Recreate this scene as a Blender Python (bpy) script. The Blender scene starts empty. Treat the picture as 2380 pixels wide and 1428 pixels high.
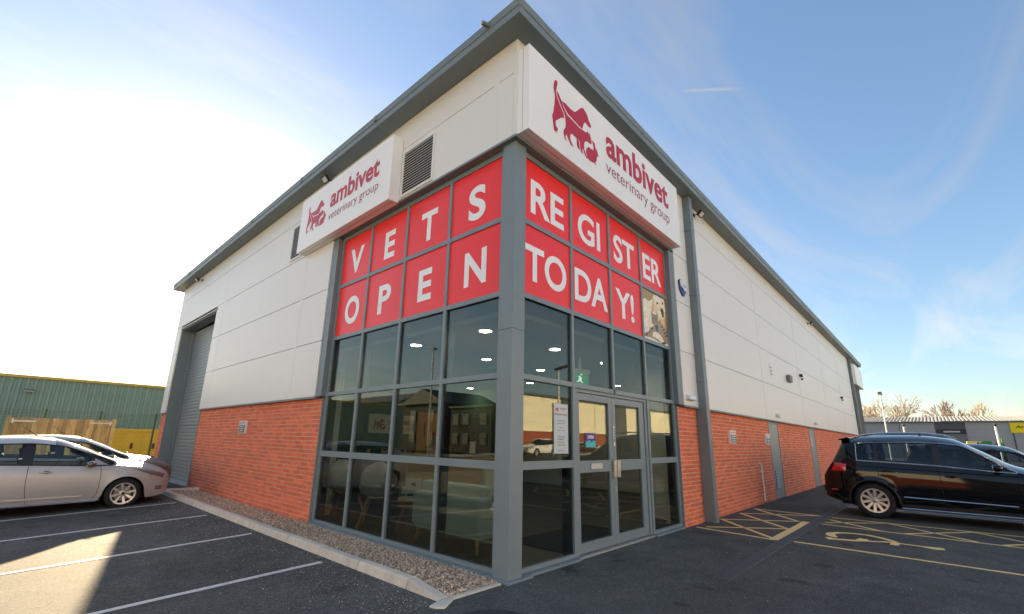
import bpy, bmesh, math, random
from mathutils import Vector, Matrix
R = math.radians
random.seed(7)
scene = bpy.context.scene
col = scene.collection

# ------------------------------------------------------------------ camera
CAM = Vector((-3.794, -3.459, 1.399))
YAW, PITCH, ROLL, FPX = 0.82574, 0.24595, 0.01938, 1056.44
FWD = Vector((math.sin(YAW)*math.cos(PITCH), math.cos(YAW)*math.cos(PITCH), math.sin(PITCH)))
RT0 = Vector((math.cos(YAW), -math.sin(YAW), 0)); UP0 = RT0.cross(FWD)
RT = RT0*math.cos(ROLL) + UP0*math.sin(ROLL); UP = -RT0*math.sin(ROLL) + UP0*math.cos(ROLL)
cam_data = bpy.data.cameras.new('camera'); cam = bpy.data.objects.new('camera', cam_data); col.objects.link(cam)
cam.matrix_world = Matrix(((RT.x, UP.x, -FWD.x, CAM.x), (RT.y, UP.y, -FWD.y, CAM.y), (RT.z, UP.z, -FWD.z, CAM.z), (0, 0, 0, 1)))
cam_data.sensor_fit = 'HORIZONTAL'; cam_data.sensor_width = 36; cam_data.lens = FPX/2380*36
cam_data.shift_x = 0.00257; cam_data.shift_y = 0.01901
cam_data.clip_start = 0.05; cam_data.clip_end = 2000
scene.camera = cam

# ------------------------------------------------------------------ world, sun, exposure
SUN_AZ, SUN_EL = R(11.6), R(14.5)
w = bpy.data.worlds.new('World'); scene.world = w; w.use_nodes = True
wn, wl = w.node_tree.nodes, w.node_tree.links
wn.clear()
out = wn.new('ShaderNodeOutputWorld'); bg = wn.new('ShaderNodeBackground'); bg.inputs['Strength'].default_value = 0.086
sky = wn.new('ShaderNodeTexSky'); sky.sky_type = 'NISHITA'; sky.sun_disc = False
sky.sun_elevation = SUN_EL; sky.sun_rotation = SUN_AZ
sky.air_density = 1.0; sky.dust_density = 0.7; sky.ozone_density = 2.0; sky.altitude = 60
tc = wn.new('ShaderNodeTexCoord'); sep = wn.new('ShaderNodeSeparateXYZ'); wl.new(tc.outputs['Generated'], sep.inputs[0])
def wmath(op, a, b=None, c=None):
    n = wn.new('ShaderNodeMath'); n.operation = op
    for i, v in enumerate((a, b, c)):
        if v is None: continue
        if isinstance(v, (int, float)): n.inputs[i].default_value = v
        else: wl.new(v, n.inputs[i])
    return n.outputs[0]
zz = wmath('ADD', wmath('MAXIMUM', sep.outputs[2], 0.0), 0.16)
comb = wn.new('ShaderNodeCombineXYZ')
wl.new(wmath('DIVIDE', sep.outputs[0], zz), comb.inputs[0]); wl.new(wmath('DIVIDE', sep.outputs[1], zz), comb.inputs[1])
mp = wn.new('ShaderNodeMapping'); mp.inputs['Rotation'].default_value = (0, 0, R(38)); mp.inputs['Scale'].default_value = (0.55, 1.7, 1); wl.new(comb.outputs[0], mp.inputs[0])
nz = wn.new('ShaderNodeTexNoise'); nz.inputs['Scale'].default_value = 0.9; nz.inputs['Detail'].default_value = 9; nz.inputs['Roughness'].default_value = 0.62; nz.inputs['Distortion'].default_value = 0.9
wl.new(mp.outputs[0], nz.inputs['Vector'])
cr = wn.new('ShaderNodeValToRGB'); cr.color_ramp.elements[0].position = 0.44; cr.color_ramp.elements[1].position = 0.78
wl.new(nz.outputs['Fac'], cr.inputs[0])
bw = wn.new('ShaderNodeRGBToBW'); wl.new(sky.outputs[0], bw.inputs[0])
cl = wn.new('ShaderNodeMix'); cl.data_type = 'RGBA'; cl.blend_type = 'MIX'
cloudv = wmath('MULTIPLY', bw.outputs[0], 1.5)
cc = wn.new('ShaderNodeCombineColor'); wl.new(cloudv, cc.inputs[0]); wl.new(cloudv, cc.inputs[1]); wl.new(wmath('MULTIPLY', cloudv, 1.03), cc.inputs[2])
# a short contrail, high to the right
ct_c = Vector((0.7520, 0.2093, 0.6251)).normalized(); ct_a = Vector((0.0509, -0.1092, -0.0243)); ct_a -= ct_c*ct_a.dot(ct_c); ct_a.normalize(); ct_b = ct_c.cross(ct_a)
def wdot(v):
    n = wn.new('ShaderNodeVectorMath'); n.operation = 'DOT_PRODUCT'; wl.new(tc.outputs['Generated'], n.inputs[0]); n.inputs[1].default_value = v; return n.outputs['Value']
uu = wmath('DIVIDE', wdot(ct_a), 0.050); vv = wmath('DIVIDE', wdot(ct_b), 0.0028)
ctf = wmath('POWER', 2.718, wmath('MULTIPLY', wmath('ADD', wmath('POWER', wmath('ABSOLUTE', uu), 4.0), wmath('MULTIPLY', vv, vv)), -1.0))
ctf = wmath('MULTIPLY', ctf, wmath('GREATER_THAN', wdot(ct_c), 0.0))
cloudfac = wmath('MAXIMUM', wmath('MULTIPLY', cr.outputs[0], 0.7), wmath('MULTIPLY', ctf, 0.6))
wl.new(cloudfac, cl.inputs[0]); wl.new(sky.outputs[0], cl.inputs[6]); wl.new(cc.outputs[0], cl.inputs[7])
hsv = wn.new('ShaderNodeHueSaturation'); hsv.inputs['Saturation'].default_value = 1.04; wl.new(cl.outputs[2], hsv.inputs['Color'])
bw2 = wn.new('ShaderNodeRGBToBW'); wl.new(cl.outputs[2], bw2.inputs[0])
soft = wmath('MULTIPLY', wmath('POWER', wmath('MAXIMUM', bw2.outputs[0], 0.02), -0.20), 0.98)
sc_ = wn.new('ShaderNodeVectorMath'); sc_.operation = 'SCALE'; wl.new(hsv.outputs[0], sc_.inputs[0]); wl.new(soft, sc_.inputs['Scale'])
wbm = wn.new('ShaderNodeMix'); wbm.data_type = 'RGBA'; wbm.blend_type = 'MULTIPLY'; wbm.inputs[0].default_value = 1.0; wbm.inputs[7].default_value = (1.04, 1.0, 0.97, 1); wl.new(sc_.outputs[0], wbm.inputs[6])
wl.new(wbm.outputs[2], bg.inputs['Color']); wl.new(bg.outputs[0], out.inputs['Surface'])

sd = bpy.data.lights.new('sun', 'SUN'); sun = bpy.data.objects.new('sun', sd); col.objects.link(sun)
sd.energy = 5.0; sd.angle = R(0.6); sd.color = (1.0, 0.77, 0.48)
SUN_DIR = Vector((math.sin(SUN_AZ)*math.cos(SUN_EL), math.cos(SUN_AZ)*math.cos(SUN_EL), math.sin(SUN_EL)))
sun.rotation_euler = SUN_DIR.to_track_quat('Z', 'Y').to_euler()
sun.location = SUN_DIR*200
vs = scene.view_settings; vs.view_transform = 'Standard'; vs.look = 'None'; vs.gamma = 1; vs.use_curve_mapping = False
vs.exposure = 1.98
scene.render.engine = 'CYCLES'
scene.cycles.use_denoising = True
scene.cycles.max_bounces = 8; scene.cycles.transparent_max_bounces = 16; scene.cycles.sample_clamp_indirect = 6
scene.cycles.caustics_reflective = False; scene.cycles.caustics_refractive = False

# ------------------------------------------------------------------ helpers
def S(r, g, b):
    f = lambda c: (c/255/12.92) if c/255 <= 0.04045 else ((c/255+0.055)/1.055)**2.4
    return (f(r), f(g), f(b))
MATS = {}
def M(name, color, rough=0.5, metal=0.0, noise=None, bump=None, spec=0.5, emit=None, coat=0.0, random_tint=0.0, stretch=None):
    """procedural principled material. noise=(scale, amount), bump=(scale, strength), random_tint varies per object / island"""
    if name in MATS: return MATS[name]
    m = bpy.data.materials.new(name); m.use_nodes = True; nt = m.node_tree; n, l = nt.nodes, nt.links
    b = n['Principled BSDF']; b.inputs['Roughness'].default_value = rough; b.inputs['Metallic'].default_value = metal
    b.inputs['Specular IOR Level'].default_value = spec; b.inputs['Coat Weight'].default_value = coat; b.inputs['Coat Roughness'].default_value = 0.04
    b.inputs['Base Color'].default_value = (*color, 1)
    if emit:
        b.inputs['Emission Color'].default_value = (*emit[0], 1); b.inputs['Emission Strength'].default_value = emit[1]
    geo = n.new('ShaderNodeNewGeometry'); vec = geo.outputs['Position']
    if stretch:
        mp = n.new('ShaderNodeMapping'); mp.inputs['Scale'].default_value = stretch; l.new(vec, mp.inputs[0]); vec = mp.outputs[0]
    cur = None
    if noise:
        t = n.new('ShaderNodeTexNoise'); t.inputs['Scale'].default_value = noise[0]; t.inputs['Detail'].default_value = 6; t.inputs['Roughness'].default_value = 0.65
        l.new(vec, t.inputs['Vector'])
        mr = n.new('ShaderNodeMapRange'); mr.inputs[1].default_value = 0.3; mr.inputs[2].default_value = 0.7
        mr.inputs[3].default_value = 1-noise[1]; mr.inputs[4].default_value = 1+noise[1]; l.new(t.outputs['Fac'], mr.inputs[0]); cur = mr.outputs[0]
        mr2 = n.new('ShaderNodeMapRange'); mr2.inputs[3].default_value = max(rough-0.1, 0.02); mr2.inputs[4].default_value = min(rough+0.1, 1); l.new(t.outputs['Fac'], mr2.inputs[0]); l.new(mr2.outputs[0], b.inputs['Roughness'])
    if random_tint:
        oi = n.new('ShaderNodeObjectInfo'); ad = n.new('ShaderNodeMath'); ad.operation = 'ADD'; l.new(oi.outputs['Random'], ad.inputs[0]); l.new(geo.outputs['Random Per Island'], ad.inputs[1])
        fr = n.new('ShaderNodeMath'); fr.operation = 'FRACT'; l.new(ad.outputs[0], fr.inputs[0])
        mr = n.new('ShaderNodeMapRange'); mr.inputs[3].default_value = 1-random_tint; mr.inputs[4].default_value = 1+random_tint; l.new(fr.outputs[0], mr.inputs[0])
        if cur:
            mu = n.new('ShaderNodeMath'); mu.operation = 'MULTIPLY'; l.new(cur, mu.inputs[0]); l.new(mr.outputs[0], mu.inputs[1]); cur = mu.outputs[0]
        else: cur = mr.outputs[0]
    if cur:
        hs = n.new('ShaderNodeHueSaturation'); hs.inputs['Color'].default_value = (*color, 1); l.new(cur, hs.inputs['Value']); l.new(hs.outputs[0], b.inputs['Base Color'])
    if bump:
        t = n.new('ShaderNodeTexNoise'); t.inputs['Scale'].default_value = bump[0]; t.inputs['Detail'].default_value = 4; l.new(geo.outputs['Position'], t.inputs['Vector'])
        bp = n.new('ShaderNodeBump'); bp.inputs['Strength'].default_value = bump[1]; bp.inputs['Distance'].default_value = 0.01; l.new(t.outputs['Fac'], bp.inputs['Height']); l.new(bp.outputs[0], b.inputs['Normal'])
    MATS[name] = m; return m
def glass_mat(name, tint, boost=1.7, rough=0.0, refl=(0.95, 0.97, 1)):
    m = bpy.data.materials.new(name); m.use_nodes = True; n, l = m.node_tree.nodes, m.node_tree.links; n.clear()
    o = n.new('ShaderNodeOutputMaterial'); mx = n.new('ShaderNodeMixShader'); tr = n.new('ShaderNodeBsdfTransparent'); gl = n.new('ShaderNodeBsdfGlossy'); fr = n.new('ShaderNodeFresnel')
    tr.inputs[0].default_value = (*tint, 1); gl.inputs['Roughness'].default_value = rough; gl.inputs[0].default_value = (*refl, 1); fr.inputs[0].default_value = 1.5
    mu = n.new('ShaderNodeMath'); mu.operation = 'MULTIPLY'; mu.use_clamp = True; mu.inputs[1].default_value = boost
    l.new(fr.outputs[0], mu.inputs[0]); l.new(mu.outputs[0], mx.inputs[0]); l.new(tr.outputs[0], mx.inputs[1]); l.new(gl.outputs[0], mx.inputs[2]); l.new(mx.outputs[0], o.inputs[0])
    MATS[name] = m; return m

def link(o, parent=None):
    col.objects.link(o)
    if parent is not None: o.parent = parent
    return o
def tag(o, label=None, cat=None, group=None, kind=None):
    if label: o['label'] = label
    if cat: o['category'] = cat
    if group: o['group'] = group
    if kind: o['kind'] = kind
    return o
def empty(name, loc=(0, 0, 0), rz=0, label=None, cat=None, group=None):
    o = bpy.data.objects.new(name, None); o.location = loc; o.rotation_euler = (0, 0, rz); o.empty_display_size = 0.1; col.objects.link(o)
    return tag(o, label, cat, group)
class MB:
    """collects geometry, then links it as one mesh object"""
    def __init__(s): s.v = []; s.f = []; s.m = []
    def add(s, vs, fs, mi=0):
        o = len(s.v); s.v += [tuple(v) for v in vs]; s.f += [tuple(i+o for i in f) for f in fs]; s.m += [mi]*len(fs); return s
    def box(s, x0, x1, y0, y1, z0, z1, mi=0):
        x0, x1 = min(x0, x1), max(x0, x1); y0, y1 = min(y0, y1), max(y0, y1); z0, z1 = min(z0, z1), max(z0, z1)
        v = [(x0,y0,z0),(x1,y0,z0),(x1,y1,z0),(x0,y1,z0),(x0,y0,z1),(x1,y0,z1),(x1,y1,z1),(x0,y1,z1)]
        return s.add(v, [(0,3,2,1),(4,5,6,7),(0,1,5,4),(1,2,6,5),(2,3,7,6),(3,0,4,7)], mi)
    def obox(s, c, ax, ay, az, mi=0):
        c, ax, ay, az = Vector(c), Vector(ax), Vector(ay), Vector(az)
        v = [c+ax*i+ay*j+az*k for k in (-1, 1) for j in (-1, 1) for i in (-1, 1)]
        f = [(0,2,3,1),(4,5,7,6),(0,1,5,4),(1,3,7,5),(3,2,6,7),(2,0,4,6)]
        if ax.cross(ay).dot(az) < 0: f = [tuple(reversed(q)) for q in f]
        return s.add(v, f, mi)
    def quad(s, a, b, c, d, mi=0): return s.add([a, b, c, d], [(0, 1, 2, 3)], mi)
    def poly(s, pts, mi=0): return s.add(pts, [tuple(range(len(pts)))], mi)
    def prism(s, pts, d, mi=0):
        n = len(pts); d = Vector(d); a = [Vector(p) for p in pts]
        nrm = Vector((0, 0, 0))
        for i in range(n): nrm += a[i].cross(a[(i+1) % n])
        v = a + [p+d for p in a]; f = [tuple(range(n-1, -1, -1)), tuple(range(n, 2*n))] + [(i, (i+1) % n, n+(i+1) % n, n+i) for i in range(n)]
        if nrm.dot(d) < 0: f = [tuple(reversed(q)) for q in f]
        return s.add(v, f, mi)
    def tube(s, path, r, k=8, mi=0, cap=True):
        P = [Vector(p) for p in path]; n = len(P); rs = r if isinstance(r, (list, tuple)) else [r]*n; o = []
        up = None
        for i in range(n):
            t = (P[min(i+1, n-1)]-P[max(i-1, 0)]).normalized()
            if up is None: up = t.orthogonal().normalized()
            up = (up - t*up.dot(t)); up = up.normalized() if up.length > 1e-6 else t.orthogonal().normalized()
            sd_ = t.cross(up)
            o += [P[i] + (up*math.cos(2*math.pi*j/k) + sd_*math.sin(2*math.pi*j/k))*rs[i] for j in range(k)]
        f = [(i*k+j, i*k+(j+1) % k, (i+1)*k+(j+1) % k, (i+1)*k+j) for i in range(n-1) for j in range(k)]
        if cap: f += [tuple(range(k-1, -1, -1)), tuple(range((n-1)*k, n*k))]
        return s.add(o, f, mi)
    def lathe(s, prof, c, axis='z', k=24, mi=0):
        """prof: list of (radius, height); revolve about axis through c"""
        v = []
        for r, h in prof:
            for j in range(k):
                a = 2*math.pi*j/k; p, q = r*math.cos(a), r*math.sin(a)
                d = {'z': (p, q, h), 'y': (q, h, p), 'x': (h, p, q)}[axis]
                v.append((c[0]+d[0], c[1]+d[1], c[2]+d[2]))
        f = [(i*k+j, i*k+(j+1) % k, (i+1)*k+(j+1) % k, (i+1)*k+j) for i in range(len(prof)-1) for j in range(k)]
        return s.add(v, f, mi)
    def ball(s, c, r, k=10, mi=0):
        rx, ry, rz = r if isinstance(r, (list, tuple)) else (r, r, r); v = []; h = k//2+1
        for i in range(h+1):
            t = math.pi*i/h
            for j in range(k):
                a = 2*math.pi*j/k; v.append((c[0]+rx*math.sin(t)*math.cos(a), c[1]+ry*math.sin(t)*math.sin(a), c[2]+rz*math.cos(t)))
        return s.add(v, [(i*k+j, (i+1)*k+j, (i+1)*k+(j+1) % k, i*k+(j+1) % k) for i in range(h) for j in range(k)], mi)
    def mesh(s, name, mats, smooth=False):
        me = bpy.data.meshes.new(name); me.from_pydata(s.v, [], s.f)
        for m in (mats if isinstance(mats, (list, tuple)) else [mats]): me.materials.append(m)
        if isinstance(mats, (list, tuple)): me.polygons.foreach_set('material_index', s.m)
        if smooth:
            me.polygons.foreach_set('use_smooth', [True]*len(s.f))
            try: me.set_sharp_from_angle(angle=R(smooth if isinstance(smooth, (int, float)) and smooth is not True else 40))
            except Exception: pass
        me.update(); return me
    def build(s, name, mats, parent=None, smooth=False, bevel=0):
        o = bpy.data.objects.new(name, s.mesh(name, mats, smooth)); link(o, parent)
        if bevel:
            b = o.modifiers.new('bevel', 'BEVEL'); b.width = bevel; b.segments = 2; b.limit_method = 'ANGLE'; b.angle_limit = R(40)
        return o
def box(name, x0, x1, y0, y1, z0, z1, mat, parent=None, bevel=0):
    return MB().box(x0, x1, y0, y1, z0, z1).build(name, mat, parent, bevel=bevel)
def copy_tree(o, parent=None):
    c = o.copy(); col.objects.link(c); c.parent = parent
    for ch in list(o.children): copy_tree(ch, c)
    return c
_tc = {}
def text_geo(body, bold=0.0, res=6):
    """flat triangulated lettering, normalised to its own bounding box: verts in 0..1, faces, aspect"""
    key = (body, bold)
    if key in _tc: return _tc[key]
    cu = bpy.data.curves.new('lettering', 'FONT'); cu.body = body; cu.offset = bold; cu.resolution_u = res; cu.size = 1
    o = bpy.data.objects.new('lettering', cu); col.objects.link(o)
    dg = bpy.context.evaluated_depsgraph_get(); me = bpy.data.meshes.new_from_object(o.evaluated_get(dg))
    v = [(p.co.x, p.co.y) for p in me.vertices]; f = [tuple(p.vertices) for p in me.polygons]
    bpy.data.objects.remove(o); bpy.data.curves.remove(cu); bpy.data.meshes.remove(me)
    x0, x1 = min(p[0] for p in v), max(p[0] for p in v); y0, y1 = min(p[1] for p in v), max(p[1] for p in v)
    g = ([((a-x0)/(x1-x0), (b-y0)/(y1-y0)) for a, b in v], f, (x1-x0)/(y1-y0)); _tc[key] = g; return g
def text(mb, body, P, u0, u1, v0, v1, bold=0.0, mi=0, fit=False):
    """add lettering to mb; P maps (u, v) to 3D"""
    v, f, asp = text_geo(body, bold)
    if fit:
        c = (u0+u1)/2; wd = abs(v1-v0)*asp*(1 if u1 > u0 else -1); u0, u1 = c-wd/2, c+wd/2
    return mb.add([P(u0+(u1-u0)*a, v0+(v1-v0)*b) for a, b in v], f, mi)
LOGO = {
'hind': [(0.07,0.99),(0.048,0.955),(0.032,0.879),(0.028,0.802),(0.041,0.742),(0.054,0.675),(0.046,0.538),(0.021,0.35),(0.0,0.269),(0.014,0.142),(0.036,0.021),(0.072,0.024),(0.103,0.026),(0.086,0.066),(0.12,0.089),(0.067,0.134),(0.066,0.22),(0.126,0.302),(0.189,0.381),(0.236,0.404),(0.228,0.47),(0.184,0.538),(0.129,0.622),(0.081,0.726),(0.078,0.795),(0.097,0.899),(0.108,0.963),(0.098,1.0)],
'cat': [(0.098,0.809),(0.137,0.762),(0.182,0.696),(0.234,0.593),(0.295,0.519),(0.414,0.505),(0.565,0.481),(0.707,0.505),(0.743,0.537),(0.755,0.57),(0.773,0.528),(0.802,0.548),(0.828,0.47),(0.842,0.389),(0.816,0.35),(0.735,0.344),(0.685,0.308),(0.66,0.248),(0.66,0.14),(0.71,0.055),(0.753,0.017),(0.708,0.0),(0.655,0.07),(0.626,0.128),(0.616,0.075),(0.639,0.028),(0.588,0.035),(0.571,0.103),(0.565,0.224),(0.491,0.228),(0.39,0.238),(0.357,0.179),(0.36,0.104),(0.391,0.049),(0.426,0.001),(0.368,0.006),(0.319,0.072),(0.284,0.143),(0.259,0.092),(0.255,0.056),(0.29,0.019),(0.24,0.027),(0.218,0.112),(0.225,0.181),(0.258,0.246),(0.269,0.319),(0.253,0.465),(0.177,0.585),(0.116,0.69),(0.089,0.759)],
'dog': [(0.187,0.696),(0.271,0.712),(0.373,0.698),(0.463,0.71),(0.526,0.793),(0.608,0.918),(0.664,0.955),(0.719,0.918),(0.759,0.88),(0.774,0.821),(0.842,0.733),(0.831,0.693),(0.785,0.668),(0.729,0.693),(0.684,0.688),(0.654,0.613),(0.631,0.509),(0.574,0.508),(0.482,0.523),(0.392,0.545),(0.315,0.549),(0.258,0.601),(0.202,0.672)],
'leg': [(0.495,0.218),(0.546,0.211),(0.552,0.128),(0.556,0.042),(0.517,0.056),(0.496,0.126)],
'rabbit': [(0.853,0.474),(0.885,0.443),(0.915,0.444),(0.932,0.351),(0.973,0.325),(1.0,0.232),(0.959,0.2),(0.948,0.112),(0.92,0.059),(0.947,0.013),(0.89,0.031),(0.837,0.012),(0.764,0.005),(0.736,0.04),(0.699,0.114),(0.714,0.192),(0.764,0.263),(0.829,0.262),(0.87,0.269),(0.884,0.33),(0.869,0.389),(0.855,0.434)]}
from mathutils.geometry import tessellate_polygon
def logo(mb, P, u0, u1, v0, v1, mi=0):
    for pts in LOGO.values():
        q = [Vector((a, b, 0)) for a, b in pts]
        mb.add([P(u0+(u1-u0)*a, v0+(v1-v0)*b) for a, b in pts], tessellate_polygon([q]), mi)
    return mb
def flat_poly(mb, P, pts, mi=0):
    return mb.add([P(a, b) for a, b in pts], tessellate_polygon([[Vector((a, b, 0)) for a, b in pts]]), mi)
def gz(x): return -0.04*min(max(-1.0-x, 0.0), 6.0)
# ------------------------------------------------------------------ materials
clad = M('cladding_paint', (0.82, 0.80, 0.745), 0.40, 0.0, noise=(1.3, 0.02), bump=(1.1, 0.10), stretch=(1, 1, .25))
clad_back = M('cladding_joint', (0.10, 0.10, 0.095), 0.8)
frame = M('frame_paint', S(126, 140, 144), 0.42, noise=(2.5, 0.05))
trim = M('trim_paint', S(118, 130, 133), 0.45, noise=(1.2, 0.06))
darkgap = M('dark_gasket', (0.012, 0.013, 0.014), 0.6)
red_film = M('red_film', S(254, 50, 42), 0.35, noise=(1.3, 0.03))
white_film = M('white_film', S(250, 250, 250), 0.4)
sign_white = M('sign_white', S(248, 246, 242), 0.35, noise=(0.8, 0.02))
sign_red = M('sign_red', S(192, 26, 44), 0.4)
sign_dark = M('sign_maroon', S(156, 24, 42), 0.4)
steel = M('brushed_steel', (0.62, 0.61, 0.58), 0.32, 0.9, noise=(20, 0.05))
mortar = M('mortar', S(222, 198, 172), 0.95, noise=(9, 0.12), bump=(120, 0.25))
brick_m = M('brick', S(224, 120, 84), 0.88, noise=(14, 0.14), bump=(90, 0.3), random_tint=0.15)
concrete = M('kerb_concrete', S(214, 205, 188), 0.9, noise=(7, 0.14), bump=(70, 0.3), random_tint=0.05)
stone_m = M('gravel_stone', S(198, 174, 148), 0.85, noise=(40, 0.2), random_tint=0.65)
chip_m = M('pale_chipping', S(190, 184, 174), 0.85, random_tint=0.4)
def road_paint(name, c, lo, hi):
    m = M(name, c, 0.75, noise=(9, 0.12), bump=(110, 0.5)); n, l = m.node_tree.nodes, m.node_tree.links; b = n['Principled BSDF']
    src = b.inputs['Base Color'].links[0].from_socket; g = n.new('ShaderNodeNewGeometry')
    t = n.new('ShaderNodeTexNoise'); t.inputs['Scale'].default_value = 26; t.inputs['Detail'].default_value = 9; t.inputs['Roughness'].default_value = 0.75; l.new(g.outputs['Position'], t.inputs['Vector'])
    r = n.new('ShaderNodeValToRGB'); r.color_ramp.elements[0].position = lo; r.color_ramp.elements[1].position = hi; l.new(t.outputs['Fac'], r.inputs[0])
    x = n.new('ShaderNodeMix'); x.data_type = 'RGBA'; x.inputs[7].default_value = (0.075, 0.077, 0.078, 1); l.new(r.outputs[0], x.inputs[0]); l.new(src, x.inputs[6]); l.new(x.outputs[2], b.inputs['Base Color']); return m
white_paint = road_paint('road_white', S(228, 225, 216), 0.56, 0.70)
yellow_paint = road_paint('road_yellow', S(255, 222, 146), 0.57, 0.74)
black_plastic = M('black_plastic', (0.02, 0.02, 0.022), 0.45)
pale_plastic = M('pale_plastic', S(225, 226, 224), 0.4)
grey_plastic = M('grey_plastic', S(110, 116, 118), 0.5)
glass = glass_mat('tinted_glass', (0.65, 0.69, 0.66), 0.29, refl=(.96, .93, .89))
def asphalt_mat():
    m = bpy.data.materials.new('asphalt'); m.use_nodes = True; n, l = m.node_tree.nodes, m.node_tree.links; b = n['Principled BSDF']
    g = n.new('ShaderNodeNewGeometry')
    def nz(scale, det=4, rough=0.6):
        t = n.new('ShaderNodeTexNoise'); t.inputs['Scale'].default_value = scale; t.inputs['Detail'].default_value = det; t.inputs['Roughness'].default_value = rough; l.new(g.outputs['Position'], t.inputs['Vector']); return t.outputs['Fac']
    def ramp(f, a, ca, c, cb):
        r = n.new('ShaderNodeValToRGB'); r.color_ramp.elements[0].position = a; r.color_ramp.elements[0].color = (*ca, 1); r.color_ramp.elements[1].position = c; r.color_ramp.elements[1].color = (*cb, 1); l.new(f, r.inputs[0]); return r.outputs[0]
    base = ramp(nz(0.55, 6), 0.32, (0.080, 0.084, 0.076), 0.7, (0.150, 0.154, 0.140))
    spk = ramp(nz(190, 2), 0.55, (0, 0, 0), 0.75, (1, 1, 1))
    fine = ramp(nz(85, 4, .8), 0.40, (0.30, 0.30, 0.30), 0.62, (1.7, 1.7, 1.7))
    mu = n.new('ShaderNodeMix'); mu.data_type = 'RGBA'; mu.blend_type = 'MULTIPLY'; mu.inputs[0].default_value = 0.95; l.new(base, mu.inputs[6]); l.new(fine, mu.inputs[7])
    mid = ramp(nz(24, 5, .7), 0.36, (0.72, 0.72, 0.72), 0.64, (1.28, 1.28, 1.28)); mu2 = n.new('ShaderNodeMix'); mu2.data_type = 'RGBA'; mu2.blend_type = 'MULTIPLY'; mu2.inputs[0].default_value = 1.0; l.new(mu.outputs[2], mu2.inputs[6]); l.new(mid, mu2.inputs[7])
    mot = ramp(nz(2.6, 5, .7), 0.34, (0.82, 0.82, 0.82), 0.66, (1.16, 1.15, 1.13)); mu3 = n.new('ShaderNodeMix'); mu3.data_type = 'RGBA'; mu3.blend_type = 'MULTIPLY'; mu3.inputs[0].default_value = 1.0; l.new(mu2.outputs[2], mu3.inputs[6]); l.new(mot, mu3.inputs[7])
    mx = n.new('ShaderNodeMix'); mx.data_type = 'RGBA'; mx.inputs[7].default_value = (0.34, 0.33, 0.31, 1); l.new(mu3.outputs[2], mx.inputs[6])
    sc = n.new('ShaderNodeMath'); sc.operation = 'MULTIPLY'; sc.inputs[1].default_value = 0.6; l.new(spk, sc.inputs[0]); l.new(sc.outputs[0], mx.inputs[0])
    st = ramp(nz(0.28, 5), 0.55, (0, 0, 0), 0.75, (1, 1, 1)); mx2 = n.new('ShaderNodeMix'); mx2.data_type = 'RGBA'; mx2.inputs[7].default_value = (0.105, 0.092, 0.072, 1); l.new(mx.outputs[2], mx2.inputs[6])
    s2 = n.new('ShaderNodeMath'); s2.operation = 'MULTIPLY'; s2.inputs[1].default_value = 0.6; l.new(st, s2.inputs[0]); l.new(s2.outputs[0], mx2.inputs[0])
    oil = ramp(nz(1.7, 3, .5), 0.64, (0, 0, 0), 0.70, (.55, .55, .55)); mx3 = n.new('ShaderNodeMix'); mx3.data_type = 'RGBA'; mx3.inputs[7].default_value = (0.035, 0.036, 0.036, 1); l.new(mx2.outputs[2], mx3.inputs[6]); l.new(oil, mx3.inputs[0])
    l.new(mx3.outputs[2], b.inputs['Base Color']); b.inputs['Roughness'].default_value = 0.82; b.inputs['Specular IOR Level'].default_value = 0.12
    bp = n.new('ShaderNodeBump'); bp.inputs['Strength'].default_value = 0.7; bp.inputs['Distance'].default_value = 0.008; l.new(nz(140, 3), bp.inputs['Height']); l.new(bp.outputs[0], b.inputs['Normal'])
    MATS['asphalt'] = m; return m
asphalt = asphalt_mat()

# ------------------------------------------------------------------ ground, markings, kerb
xs, ys = [-600, -7, -1, 600], [-600, 600]
gm = MB()
for i in range(3):
    a, b = xs[i], xs[i+1]; gm.quad((a, -600, gz(a)), (b, -600, gz(b)), (b, 600, gz(b)), (a, 600, gz(a)))
ground = tag(gm.build('ground', asphalt), 'dark asphalt car park around the building', 'ground', kind='structure')
def strip(pts, wd, mat, name, parent=ground, dz=0.004):
    """painted line along a polyline on the ground, with slightly uneven edges"""
    m = MB(); P = [Vector((p[0], p[1], 0)) for p in pts]; L = []
    for i in range(len(P)-1):
        d = P[i+1]-P[i]; k = max(1, int(d.length/0.12)); L += [P[i]+d*j/k for j in range(k)]
    L.append(P[-1]); a = []; b = []
    for i, p in enumerate(L):
        t = (L[min(i+1, len(L)-1)]-L[max(i-1, 0)]).normalized(); nn = Vector((-t.y, t.x, 0)); e = wd/2
        q1, q2 = p+nn*(e+random.uniform(-.003, .003)), p-nn*(e+random.uniform(-.003, .003))
        a.append((q1.x, q1.y, gz(q1.x)+dz)); b.append((q2.x, q2.y, gz(q2.x)+dz))
    n = len(L); m.add(a+b, [(n+i, n+i+1, i+1, i) for i in range(n-1)])
    return m.build(name, mat, parent)
for y in (1.99, 4.19, 6.40, 8.55, 10.9):
    strip([(-1.0, y), (-1.001, y), (-6.0, y)], 0.085, white_paint, 'bay_line')
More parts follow.
